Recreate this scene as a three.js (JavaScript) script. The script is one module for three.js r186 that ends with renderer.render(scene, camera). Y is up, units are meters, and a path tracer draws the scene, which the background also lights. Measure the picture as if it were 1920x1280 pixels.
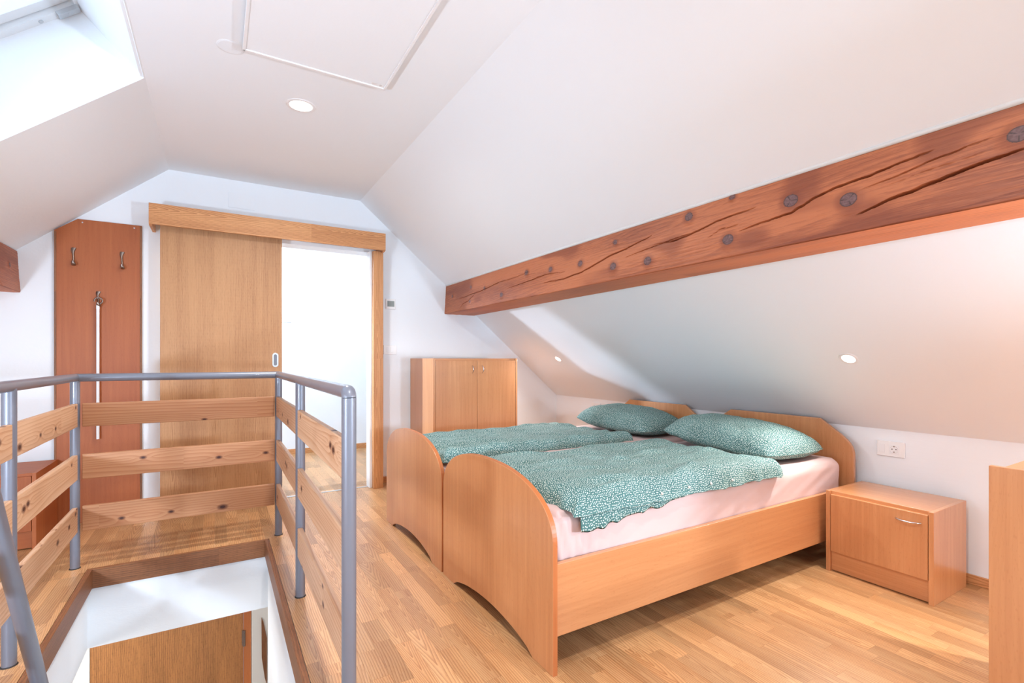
import * as THREE from 'three';
import { RoundedBoxGeometry } from 'three/addons/geometries/RoundedBoxGeometry.js';
import { mergeGeometries, mergeVertices } from 'three/addons/utils/BufferGeometryUtils.js';
import { RectAreaLightUniformsLib } from 'three/addons/lights/RectAreaLightUniformsLib.js';

// ---------------------------------------------------------------- camera, sky, exposure
RectAreaLightUniformsLib.init();
const scene = new THREE.Scene();
const camera = new THREE.PerspectiveCamera(2 * Math.atan(640 / 923.6) * 180 / Math.PI, 1.5, 0.05, 200);
camera.position.set(0, 1.08, 0);
camera.rotation.y = -0.54;
camera.setViewOffset(1920, 1280, 0, -33.4, 1920, 1280);       // the lens is shifted upwards so that uprights stay upright
const renderer = new THREE.WebGLRenderer({ antialias: true });
renderer.toneMapping = THREE.LinearToneMapping;
renderer.toneMappingExposure = 1.52;
renderer.shadowMap.enabled = true;
renderer.shadowMap.type = THREE.PCFSoftShadowMap;
const SKY = 1.9;
scene.background = new THREE.Color().setRGB(0.56 * SKY, 0.80 * SKY, 1.05 * SKY);
const WARM = new THREE.Color().setRGB(0.95, 0.94, 0.92);
const NEUTRAL = new THREE.Color().setRGB(0.79, 0.98, 1.21);
const LAMP_CEILING = 7, LAMP_SLOPE = 2.2, LAMP_NEAR = 5.5, FILL_LEFT = 1.7, LAMP_HALL = 2.4, FILL_UP = 9, FILL_UP_RIGHT = 12, FILL_BEYOND = 4, FILL_STREAK = 24;

// ---------------------------------------------------------------- small tools
const V = (x, y, z) => new THREE.Vector3(x, y, z);
function rng(seed) { let a = seed >>> 0; return () => { a = (a + 0x6D2B79F5) | 0; let t = Math.imul(a ^ (a >>> 15), 1 | a); t = (t + Math.imul(t ^ (t >>> 7), 61 | t)) ^ t; return ((t ^ (t >>> 14)) >>> 0) / 4294967296; }; }
const hash = (x, y, s) => { let h = Math.imul(x | 0, 374761393) ^ Math.imul(y | 0, 668265263) ^ Math.imul(s | 0, 2147483647 - 58); h = Math.imul(h ^ (h >>> 13), 1274126177); h ^= h >>> 16; return (h >>> 0) / 4294967296; };
const sm = (t) => t * t * (3 - 2 * t);
function vnoise(x, y, s = 0, px = 0, py = 0) {                 // value noise 0..1, repeating every px, py cells when given
  const xi = Math.floor(x), yi = Math.floor(y), fx = sm(x - xi), fy = sm(y - yi);
  const wx = (i) => px ? ((i % px) + px) % px : i, wy = (i) => py ? ((i % py) + py) % py : i;
  const a = hash(wx(xi), wy(yi), s), b = hash(wx(xi + 1), wy(yi), s), c = hash(wx(xi), wy(yi + 1), s), d = hash(wx(xi + 1), wy(yi + 1), s);
  return a + (b - a) * fx + (c - a) * fy + (a - b - c + d) * fx * fy;
}
const clamp = (v, a = 0, b = 1) => Math.min(b, Math.max(a, v));
const sstep = (a, b, v) => sm(clamp((v - a) / (b - a)));
const lin = (c) => { c /= 255; return c <= 0.04045 ? c / 12.92 : Math.pow((c + 0.055) / 1.055, 2.4); };
const srgb = (c) => 255 * (c <= 0.0031308 ? c * 12.92 : 1.055 * Math.pow(clamp(c), 1 / 2.4) - 0.055);
function texture(w, h, fn, color = true) {                     // fn(u, v) -> [r, g, b] 0..255 sRGB
  const data = new Uint8Array(w * h * 4);
  for (let j = 0, k = 0; j < h; j++) for (let i = 0; i < w; i++, k += 4) {
    const c = fn((i + 0.5) / w, (j + 0.5) / h, i, j);
    data[k] = clamp(c[0], 0, 255); data[k + 1] = clamp(c[1], 0, 255); data[k + 2] = clamp(c[2], 0, 255); data[k + 3] = 255;
  }
  const t = new THREE.DataTexture(data, w, h, THREE.RGBAFormat);
  t.wrapS = t.wrapT = THREE.RepeatWrapping; t.magFilter = THREE.LinearFilter; t.minFilter = THREE.LinearMipmapLinearFilter; t.generateMipmaps = true; t.anisotropy = 8;
  if (color) t.colorSpace = THREE.SRGBColorSpace;
  t.needsUpdate = true; return t;
}
const mix3 = (a, b, t) => [a[0] + (b[0] - a[0]) * t, a[1] + (b[1] - a[1]) * t, a[2] + (b[2] - a[2]) * t];

// names, labels
const used = {};
function numbered(n) { if (!(n in used)) { used[n] = 0; return n; } used[n]++; return n + '_' + String(used[n]).padStart(3, '0'); }
function mesh(name, geo, mat, parent) {
  const m = new THREE.Mesh(Array.isArray(geo) ? mergeGeometries(geo.map(plain)) : geo, mat);
  m.name = parent ? name : numbered(name); m.castShadow = m.receiveShadow = true; (parent || scene).add(m); return m;
}
function plain(g) { g = g.index ? g.toNonIndexed() : g; for (const k of Object.keys(g.attributes)) if (!['position', 'normal', 'uv'].includes(k)) g.deleteAttribute(k); return g; }
function thing(name, label, category, pos = [0, 0, 0], group) {
  const o = new THREE.Group(); o.name = numbered(name); o.position.set(...pos); scene.add(o);
  o.userData = { label, category }; if (group) o.userData.group = group; return o;
}
function tag(o, label, category, group) { o.userData.label = label; o.userData.category = category; if (group) o.userData.group = group; return o; }
function structGroup(name) { const o = new THREE.Group(); o.name = numbered(name); o.userData.kind = 'structure'; scene.add(o); return o; }
function struct(name, geo, mat) { const m = mesh(name, geo, mat); m.userData.kind = 'structure'; return m; }

// geometry
const AX = { x: 0, y: 1, z: 2 };
function woodUV(g, grain, su = 1, sv = 1, ou = 0, ov = 0) {    // uv in metres: u along the grain
  g = g.index ? g.toNonIndexed() : g;
  const p = g.attributes.position, n = g.attributes.normal, uv = new Float32Array(p.count * 2), ga = AX[grain];
  const oth = [0, 1, 2].filter((i) => i !== ga), pa = p.array, na = n.array;
  for (let t = 0; t < p.count; t += 3) {
    const N = [0, 0, 0];
    for (let k = 0; k < 3; k++) for (let c = 0; c < 3; c++) N[c] += na[(t + k) * 3 + c];
    const A = N.map(Math.abs);
    let ua = ga, va = A[oth[0]] < A[oth[1]] ? oth[0] : oth[1];
    if (A[ga] > A[oth[0]] && A[ga] > A[oth[1]]) { ua = oth[0]; va = oth[1]; }
    for (let k = 0; k < 3; k++) { uv[(t + k) * 2] = pa[(t + k) * 3 + ua] * su + ou; uv[(t + k) * 2 + 1] = pa[(t + k) * 3 + va] * sv + ov; }
  }
  g.setAttribute('uv', new THREE.BufferAttribute(uv, 2)); return g;
}
function box(x0, x1, y0, y1, z0, z1, r = 0) {
  const w = x1 - x0, h = y1 - y0, d = z1 - z0;
  const g = r > 0 ? new RoundedBoxGeometry(w, h, d, 2, Math.min(r, w / 2.01, h / 2.01, d / 2.01)) : new THREE.BoxGeometry(w, h, d);
  g.translate((x0 + x1) / 2, (y0 + y1) / 2, (z0 + z1) / 2); return g;
}
let wseed = 7; const wr = rng(99);
const board = (x0, x1, y0, y1, z0, z1, grain, r = 0.0015) => woodUV(box(x0, x1, y0, y1, z0, z1, r), grain, 1, 1, wr() * 3, wr() * 3);
function hexa(p) {                                             // 8 corners: 0-3 one face (in order), 4-7 the opposite one
  const f = [[0, 1, 2, 3], [7, 6, 5, 4], [0, 4, 5, 1], [1, 5, 6, 2], [2, 6, 7, 3], [3, 7, 4, 0]], c = V(0, 0, 0), pos = [], uv = [];
  p = p.map((a) => V(...a)); p.forEach((a) => c.addScaledVector(a, 1 / 8));
  for (const q of f) {
    let [a, b, d, e] = q.map((i) => p[i]);
    const n = V(0, 0, 0).crossVectors(b.clone().sub(a), d.clone().sub(a)), m = a.clone().add(d).multiplyScalar(0.5).sub(c);
    if (n.dot(m) < 0) [b, e] = [e, b];
    const W = a.distanceTo(b), H = a.distanceTo(e);
    for (const [v, s, t] of [[a, 0, 0], [b, W, 0], [d, W, H], [a, 0, 0], [d, W, H], [e, 0, H]]) { pos.push(v.x, v.y, v.z); uv.push(s, t); }
  }
  const g = new THREE.BufferGeometry(); g.setAttribute('position', new THREE.Float32BufferAttribute(pos, 3)); g.setAttribute('uv', new THREE.Float32BufferAttribute(uv, 2)); g.computeVertexNormals(); return g;
}
function extrudeZY(pts, x0, x1, bevel = 0.002) {               // outline given as (z, y), extruded along x
  const s = new THREE.Shape(pts.map(([z, y]) => new THREE.Vector2(z, y)));
  const g = new THREE.ExtrudeGeometry(s, { depth: x1 - x0 - 2 * bevel, bevelEnabled: bevel > 0, bevelThickness: bevel, bevelSize: bevel, bevelOffset: -bevel, bevelSegments: 2, curveSegments: 8 });
  g.translate(0, 0, bevel);
  g.applyMatrix4(new THREE.Matrix4().set(0, 0, 1, x0, 0, 1, 0, 0, 1, 0, 0, 0, 0, 0, 0, 1));
  const p = g.attributes.position.array;                       // the turn mirrors the outline: flip the triangles
  const q = g.index ? g.toNonIndexed() : g, a = q.attributes.position.array;
  for (let i = 0; i < a.length; i += 9) for (let k = 0; k < 3; k++) [a[i + 3 + k], a[i + 6 + k]] = [a[i + 6 + k], a[i + 3 + k]];
  q.computeVertexNormals(); return q;
}
function extrudeXY(pts, z0, z1, bevel = 0.002) {
  const s = new THREE.Shape(pts.map(([x, y]) => new THREE.Vector2(x, y)));
  const g = new THREE.ExtrudeGeometry(s, { depth: z1 - z0 - 2 * bevel, bevelEnabled: bevel > 0, bevelThickness: bevel, bevelSize: bevel, bevelOffset: -bevel, bevelSegments: 2 });
  g.translate(0, 0, z0 + bevel); return g;
}
function tube(pts, r, seg = 24, closed = false, steps = 0) {
  const path = new THREE.CurvePath();
  for (let i = 0; i + 1 < pts.length; i++) path.add(new THREE.LineCurve3(pts[i], pts[i + 1]));
  return new THREE.TubeGeometry(pts.length === 2 ? path.curves[0] : new THREE.CatmullRomCurve3(pts, false, 'centripetal'), steps || Math.max(1, pts.length * 6), r, seg, closed);
}
function cyl(a, b, r, seg = 28, r2 = r) {
  const d = b.clone().sub(a), g = new THREE.CylinderGeometry(r2, r, d.length(), seg, 1);
  g.applyQuaternion(new THREE.Quaternion().setFromUnitVectors(V(0, 1, 0), d.clone().normalize())); g.translate((a.x + b.x) / 2, (a.y + b.y) / 2, (a.z + b.z) / 2); return g;
}

// ---------------------------------------------------------------- materials
// grain of one board: a, b in metres along and across
function grain(u, v, s, o) {
  const wob = (vnoise(u * 2.2, v * 6, s) - 0.5) * o.wob + (vnoise(u * 7, v * 30, s + 1) - 0.5) * o.wob * 0.22;
  let g;
  if (o.kind === 1) { const dv = (v - o.c + (vnoise(u * 1.4, 0, s + 5) - 0.5) * 0.02); g = Math.sqrt(dv * dv * 1 + 0.000012) * o.n + (u * o.slope) + wob; }
  else g = v * o.n * 0.75 + u * o.slope * 0.12 + wob * 0.8;
  const f = g - Math.floor(g), ring = Math.pow(f, 2.6) * (1 - sstep(0.93, 1, f));
  const pore = vnoise(u * 55, v * 1500, s + 2), fib = vnoise(u * 9, v * 420, s + 3), cloud = vnoise(u * 1.6, v * 14, s + 4);
  return { ring, pore, fib, cloud };
}
const LANES = 8;
const floorTex = texture(2048, 1024, (u, v, i, j) => {         // 2.0 m x 0.52 m: eight strips of oak
  const lane = Math.floor(v * LANES), a = u * 2.0, b = (v * LANES - lane) * 0.065, r = rng(31 + lane * 7);
  const o = { kind: lane % 4 !== 2 ? 1 : 0, c: 0.02 + 0.03 * r(), n: 90 + 60 * r(), slope: 5 + 8 * r(), wob: 3.6 };
  const g = grain(a, b + lane * 3, 11 + lane * 13, Object.assign(o, { c: o.c + lane * 3 }));
  const t = clamp(0.80 * g.ring + 0.22 * sstep(0.62, 0.95, g.pore) + 0.22 * (g.fib - 0.5) + 0.45 * (g.cloud - 0.45));
  return mix3([216, 168, 120], [152, 96, 54], t);
});
const oakDoorTex = texture(1024, 2048, (v, u) => {              // v across 1.0 m, u along 2.2 m: veneer with cathedral figure
  const a = u * 2.2, b = v * 1.0;
  const leaf = Math.floor(b / 0.25), c = (b - leaf * 0.25) - 0.125, mir = leaf % 2 ? -c : c;
  const warp = (vnoise(a * 2.1, mir * 14 + 40, 3) - 0.5) * 1.4 + (vnoise(a * 8, mir * 60 + 90, 4) - 0.5) * 0.35;
  const cath = Math.abs(mir + (vnoise(a * 0.9, leaf * 3.3, 8) - 0.5) * 0.03);
  let g = Math.sqrt(cath * cath + 0.0002) * 130 - a * (cath < 0.075 ? 5.5 : 5.5) * Math.exp(-cath * 16) + warp;
  const f = g - Math.floor(g), ring = Math.pow(f, 2.2) * (1 - sstep(0.92, 1, f));
  const pore = vnoise(a * 46, b * 1100, 21), fib = vnoise(a * 6, b * 330, 22), cl = vnoise(a * 1.3, b * 9, 23), st = vnoise(a * 0.5, b * 26, 24);
  return mix3([192, 142, 96], [142, 92, 54], clamp(0.62 * ring + 0.30 * sstep(0.6, 0.95, pore) + 0.3 * (fib - 0.5) + 0.45 * (cl - 0.5) + 0.3 * (st - 0.35)));
});
const beechTex = texture(1024, 1024, (u, v) => {                // 1.2 m along x 0.6 m across
  const a = u * 1.2, b = v * 0.6;
  const st = vnoise(u * 4, v * 44, 41, 4, 44), s2 = vnoise(u * 6, v * 150, 42, 6, 150), fl = vnoise(u * 90, v * 260, 43, 90, 260), cl = vnoise(u * 2, v * 6, 44, 2, 6);
  const w = b * 60 + (vnoise(u * 3, v * 8, 45, 3, 8) - 0.5) * 5, f = w - Math.floor(w);
  return mix3([216, 154, 104], [184, 118, 72], clamp(0.36 + 0.30 * (st - 0.5) + 0.16 * (s2 - 0.5) + 0.20 * sstep(0.7, 1, fl) + 0.35 * (cl - 0.5) + 0.10 * Math.pow(f, 3)));
});
const pineTex = texture(1024, 1024, (u, v) => {                 // 1.2 m x 0.6 m, five boards of 0.12 m
  const lane = Math.floor(v * 5), a = u * 1.2, b = (v * 5 - lane) * 0.12;
  const kn = [[0.12, 0.03], [0.19, 0.085], [0.43, 0.02], [0.83, 0.07], [1.02, 0.04], [0.62, 0.095]];
  let def = 0, knot = 0;
  kn.forEach(([ka, kb], i) => {
    const r = rng(500 + lane * 17 + i * 5), A = (ka + r() * 0.35) % 1.15, B = (kb + r() * 0.03) % 0.12, R = 0.005 + 0.006 * r() * r();
    if (r() < 0.35) return;
    const dx = (a - A) / 1.7, dy = b - B, d = Math.hypot(dx, dy);
    def += Math.exp(-d * d / 0.0006) * (dy > 0 ? 1 : -1) * 1.1;
    knot = Math.max(knot, 1 - sstep(R * 0.75, R * 1.15, d), 0.55 * (1 - sstep(R, R * 2.3, d)));
  });
  const g = (b + lane * 1.7) * 62 + def + (vnoise(a * 1.5, b * 20 + lane * 9, 52) - 0.5) * 2.6, f = g - Math.floor(g);
  const ring = Math.pow(f, 2.2) * (1 - sstep(0.9, 1, f));
  const fib = vnoise(a * 8, b * 700 + lane * 51, 53), cl = vnoise(a * 2, b * 18 + lane * 7, 54);
  const c = mix3([216, 174, 138], [176, 118, 78], clamp(0.62 * ring + 0.25 * (fib - 0.5) + 0.35 * (cl - 0.45)));
  return mix3(c, [70, 34, 22], clamp(knot));
});
const darkOakTex = texture(1024, 512, (u, v) => {
  const a = u * 1.2, b = v * 0.3, g = grain(a, b, 71, { kind: 0, n: 130, slope: 6, wob: 3.2 });
  return mix3([152, 98, 60], [84, 50, 30], clamp(0.5 * g.ring + 0.4 * sstep(0.5, 0.95, g.pore) + 0.3 * (g.fib - 0.3) + 0.4 * (g.cloud - 0.4)));
});
const speckTex = (() => {                                       // white rice-grain print on teal cotton, 0.32 m square
  const N = 1024, cells = 38, base = new Float32Array(N * N), r = rng(77);
  for (let j = 0; j < cells; j++) for (let i = 0; i < cells; i++) {
    const cx = (i + 0.5 + (j % 2) * 0.5 + (r() - 0.5) * 0.6) * N / cells, cy = (j + 0.5 + (r() - 0.5) * 0.55) * N / cells;
    const an = Math.sin(i * 0.21) * 1.4 + Math.cos(j * 0.17) * 1.2 + (r() - 0.5) * 0.5, L = (0.24 + 0.11 * r()) * N / cells, W = (0.18 + 0.045 * r()) * N / cells, ca = Math.cos(an), sa = Math.sin(an);
    for (let y = -12; y <= 12; y++) for (let x = -12; x <= 12; x++) {
      const px = x * ca + y * sa, py = -x * sa + y * ca, d = Math.hypot(px / L, py / W), k = 1 - sstep(0.8, 1.15, d);
      const X = ((Math.round(cx) + x) % N + N) % N, Y = ((Math.round(cy) + y) % N + N) % N;
      if (k > base[Y * N + X]) base[Y * N + X] = k;
    }
  }
  return texture(N, N, (u, v, i, j) => mix3(mix3([64, 104, 101], [84, 126, 123], vnoise(u * 5, v * 5, 81, 5, 5)), [226, 236, 226], base[j * N + i]));
})();
const weaveBump = texture(256, 256, (u, v) => { const k = 128 + 60 * Math.sin(u * Math.PI * 64) * Math.sin(v * Math.PI * 64) + 60 * (vnoise(u * 60, v * 60, 91, 60, 60) - 0.5); return [k, k, k]; }, false);
const plasterBump = texture(512, 512, (u, v) => { const k = 255 * (0.5 * vnoise(u * 24, v * 24, 61, 24, 24) + 0.3 * vnoise(u * 80, v * 80, 62, 80, 80) + 0.2 * vnoise(u * 200, v * 200, 63, 200, 200)); return [k, k, k]; }, false);

function rep(t, su, sv, rot = 0) { const c = t.clone(); c.repeat.set(su, sv); c.rotation = rot; c.needsUpdate = true; return c; }
const std = (o) => new THREE.MeshStandardMaterial(o), phy = (o) => new THREE.MeshPhysicalMaterial(o);
const M = {
  wall: std({ color: new THREE.Color().setRGB(0.88, 0.91, 0.935), roughness: 0.85, bumpMap: rep(plasterBump, 1, 1), bumpScale: 0.0006 }),
  hallWall: std({ color: new THREE.Color().setRGB(0.84, 0.82, 0.77), roughness: 0.85 }),
  white: std({ color: new THREE.Color().setRGB(0.88, 0.88, 0.88), roughness: 0.35 }),
  lacquer: phy({ color: new THREE.Color().setRGB(0.80, 0.83, 0.85), roughness: 0.3, clearcoat: 0.3 }),
  floor: std({ map: rep(floorTex, 1 / 2.0, 1 / 0.52), roughness: 0.34, vertexColors: true }),
  seam: std({ color: 0x6b4526, roughness: 0.9 }),
  door: std({ map: rep(oakDoorTex, 1, 1), roughness: 0.5 }),
  oak: std({ map: rep(floorTex, 1 / 2.0, 1 / 0.52), color: 0xffeedd, roughness: 0.5 }),
  beech: phy({ map: rep(beechTex, 1 / 1.2, 1 / 0.6), roughness: 0.34, clearcoat: 0.6, clearcoatRoughness: 0.22 }),
  cherry: std({ map: rep(beechTex, 1 / 1.2, 1 / 0.6), color: new THREE.Color().setRGB(0.66, 0.40, 0.24), roughness: 0.5 }),
  edge: std({ map: rep(beechTex, 1 / 1.2, 1 / 0.6), color: new THREE.Color().setRGB(0.86, 0.62, 0.45), roughness: 0.4 }),
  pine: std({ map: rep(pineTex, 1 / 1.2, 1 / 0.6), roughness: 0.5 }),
  pineShaded: std({ map: rep(pineTex, 1 / 1.2, 1 / 0.6), color: new THREE.Color().setRGB(0.72, 0.56, 0.44), roughness: 0.45 }),  // same pine darkened: the shade on the back slats is in the colour
  darkOak: std({ map: rep(darkOakTex, 1 / 1.2, 1 / 0.3), roughness: 0.5 }),
  steel: phy({ color: new THREE.Color().setRGB(0.19, 0.20, 0.24), roughness: 0.36, metalness: 0.25, clearcoat: 0.25 }),
  chrome: std({ color: 0xd0d0d2, roughness: 0.18, metalness: 1 }),
  bronze: std({ color: 0x8f8178, roughness: 0.3, metalness: 1 }),
  alu: std({ color: 0xc9cccf, roughness: 0.35, metalness: 0.6 }),
  sheet: phy({ color: new THREE.Color().setRGB(0.70, 0.50, 0.47), roughness: 0.85, sheen: 0.3, sheenRoughness: 0.6, bumpMap: rep(weaveBump, 8, 8), bumpScale: 0.0003 }),
  quilt: phy({ map: rep(speckTex, 1 / 0.32, 1 / 0.32), roughness: 0.85, sheen: 0.25, sheenRoughness: 0.6 }),
  dark: std({ color: 0x2b2522, roughness: 0.7 }),
  lcd: std({ color: 0x8d9491, roughness: 0.25 }),
  plastic: std({ color: new THREE.Color().setRGB(0.90, 0.895, 0.885), roughness: 0.4 }),
  plasticEdge: std({ color: new THREE.Color().setRGB(0.62, 0.55, 0.48), roughness: 0.5 }),
  glass: phy({ color: 0xffffff, transmission: 1, thickness: 0, roughness: 0, ior: 1.5 }),
  lens: std({ color: 0xffffff, emissive: new THREE.Color().setRGB(1, 0.93, 0.82), emissiveIntensity: 3.0, roughness: 0.5 }),
};

// ---------------------------------------------------------------- the room
const ZB = -4.28, ZF = 2.6, CY = 2.435, XR = 3.12, XL = -2.36, KY = 0.70, RX = 1.05, LX = -0.295, TW = 0.16;
const KS = (CY - KY) / (XR - RX);
const slopeY = (x) => x > RX ? CY - KS * (x - RX) : x < LX ? CY - KS * (LX - x) : CY;
const W = { x0: -0.571, x1: 0.268, z0: -3.30, z1: -1.36 };      // the stairwell
const DO = { x0: -0.32, x1: 1.15, top: 2.0 };                   // the doorway
const ZN = -6.1;                                                // back wall of the room beyond

// floor: oak strips laid along z
{
  const fl = structGroup('floor');
  const r = rng(2024), strips = [], fw = V(Math.sin(0.54), 0, -Math.cos(0.54)), rt = V(Math.cos(0.54), 0, Math.sin(0.54));
  const sub = (R, w) => {                                      // rectangle R minus rectangle w
    if (R.x1 <= w.x0 || R.x0 >= w.x1 || R.z1 <= w.z0 || R.z0 >= w.z1) return [R];
    const out = [], m = { ...R };
    if (R.z0 < w.z0) { out.push({ ...R, z1: w.z0 }); m.z0 = w.z0; }
    if (R.z1 > w.z1) { out.push({ ...R, z0: w.z1 }); m.z1 = w.z1; }
    if (R.x0 < w.x0) out.push({ ...m, x1: w.x0 });
    if (R.x1 > w.x1) out.push({ ...m, x0: w.x1 });
    return out;
  };
  const SW = 0.065, x00 = XL + 0.01;
  for (let i = 0; x00 + i * SW < XR - 0.001; i++) {
    let z = ZN - 0.3 - r() * 0.4;
    while (z < ZF) {
      const L = 0.28 + 0.30 * r(), R = { x0: x00 + i * SW, x1: Math.min(x00 + (i + 1) * SW, XR), z0: Math.max(z, ZN), z1: Math.min(z + L, ZF), ou: r() * 2, lane: Math.floor(r() * LANES), tone: r(), za: z };
      z += L;
      if (R.z1 - R.z0 < 0.01) continue;
      const rim = { x0: W.x0 - 0.002, x1: W.x1 + 0.002, z0: W.z0 - 0.002, z1: W.z1 + 0.002 };
      for (let q of sub(R, rim)) {
        for (const part of sub(q, { x0: -9, x1: DO.x0, z0: ZB - TW, z1: ZB }).flatMap((p) => sub(p, { x0: DO.x1, x1: 9, z0: ZB - TW, z1: ZB }))) {
          if (part.x1 - part.x0 < 0.004 || part.z1 - part.z0 < 0.01) continue;
          const c = V((part.x0 + part.x1) / 2, 0, (part.z0 + part.z1) / 2), d = c.dot(fw), s = c.dot(rt);
          let px = 960 + 923.6 * s / d, py = 673.4 + 923.6 * 1.08 / d, area = (part.x1 - part.x0) * (part.z1 - part.z0) / (d * d * d);
          if (d < 0.3 || px < -20 || px > 1870 || py > 1320) area = 0;
          if (c.x > 1.0 && c.z < -1.42 && c.z > -3.3) area = 0;     // under the beds
          if (c.z < ZB || (c.x > 1.5 && c.z < -3.3)) area *= 0.02;
          if (c.x > 2.68 && c.z < -0.9) area = 0;
          strips.push({ ...part, area });
        }
      }
    }
  }
  const make = (p) => {
    const g = 0.0002, b = new THREE.BoxGeometry(p.x1 - p.x0 - 2 * g, 0.008, p.z1 - p.z0 - 2 * g); b.translate((p.x0 + p.x1) / 2, -0.004, (p.z0 + p.z1) / 2);
    const P = b.attributes.position, uv = b.attributes.uv, col = new Float32Array(P.count * 3), k = 0.74 + 0.34 * p.tone, warm = (hash(Math.round(p.ou * 1e4), 5, 1) - 0.5) * 0.10;
    for (let i = 0; i < P.count; i++) {
      uv.setXY(i, P.getZ(i) - p.za + p.ou, p.lane * 0.065 + clamp(P.getX(i) - (p.x0 - 0), 0.0, 0.065) * 0.97 + 0.001);
      col[i * 3] = k; col[i * 3 + 1] = k * (0.985 + warm * 0.4); col[i * 3 + 2] = k * (0.95 + warm);
    }
    b.setAttribute('color', new THREE.BufferAttribute(col, 3)); return b;
  };
  strips.sort((a, b) => b.area - a.area);
  strips.slice(0, 290).forEach((p) => mesh('floor_strip', make(p), M.floor, fl));
  const rest = mergeGeometries(strips.slice(290).map((p) => make(p).toNonIndexed()));
  mesh('floor_strips', rest, M.floor, fl).userData.kind = 'stuff';
  // screed below, around the stairwell
  const Y0 = -0.41, Y1 = -0.0081;
  mesh('floor_slab', [box(XL, W.x0, Y0, Y1, ZN, ZF), box(W.x1, XR, Y0, Y1, ZN, ZF), box(W.x0, W.x1, Y0, Y1, ZN, W.z0), box(W.x0, W.x1, Y0, Y1, W.z1, ZF)], M.wall, fl);
}
// walls
{
  const gable = (z0, z1, holes) => {
    const pts = [[XL - 0.3, -0.4], [XR + 0.3, -0.4], [XR + 0.3, CY + 0.5], [XL - 0.3, CY + 0.5]];
    const s = new THREE.Shape(pts.map(([x, y]) => new THREE.Vector2(x, y)));
    for (const h of holes) { const q = new THREE.Path(); q.moveTo(h.x0, h.y0); q.lineTo(h.x0, h.y1); q.lineTo(h.x1, h.y1); q.lineTo(h.x1, h.y0); q.closePath(); s.holes.push(q); }
    const g = new THREE.ExtrudeGeometry(s, { depth: z1 - z0, bevelEnabled: false }); g.translate(0, 0, z0); return g;
  };
  struct('wall_back', gable(ZB - TW, ZB, [{ x0: DO.x0, x1: DO.x1, y0: 0.0, y1: DO.top }]), M.wall);
  const GL = [{ x0: -0.27, x1: 1.03, y0: 0.04, y1: 2.36 }, { x0: -1.3, x1: -0.36, y0: 0.04, y1: 1.52 }, { x0: 1.12, x1: 2.06, y0: 0.04, y1: 1.52 }];
  struct('wall_front', gable(ZF, ZF + 0.2, GL), M.wall);
  GL.forEach((q, n) => {                                        // glazed gable behind the camera
    const w = structGroup('window_' + (n + 5)), za = ZF + 0.08, zb = ZF + 0.14, t = 0.05;
    mesh('window_frame', [box(q.x0, q.x1, q.y0, q.y0 + t, za, zb), box(q.x0, q.x1, q.y1 - t, q.y1, za, zb), box(q.x0, q.x0 + t, q.y0 + t, q.y1 - t, za, zb), box(q.x1 - t, q.x1, q.y0 + t, q.y1 - t, za, zb)], M.lacquer, w);
    mesh('glass_pane', box(q.x0 + t, q.x1 - t, q.y0 + t, q.y1 - t, za + 0.03, za + 0.032), M.glass, w);
  });
  struct('wall_beyond', gable(ZN - 0.2, ZN, []), M.wall);
  struct('wall_right', box(XR, XR + 0.2, 0, KY + 0.3, ZN, ZF), M.wall);
  struct('wall_left', box(XL - 0.2, XL, 0, KY + 0.3, ZN, ZF), M.wall);
}
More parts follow.
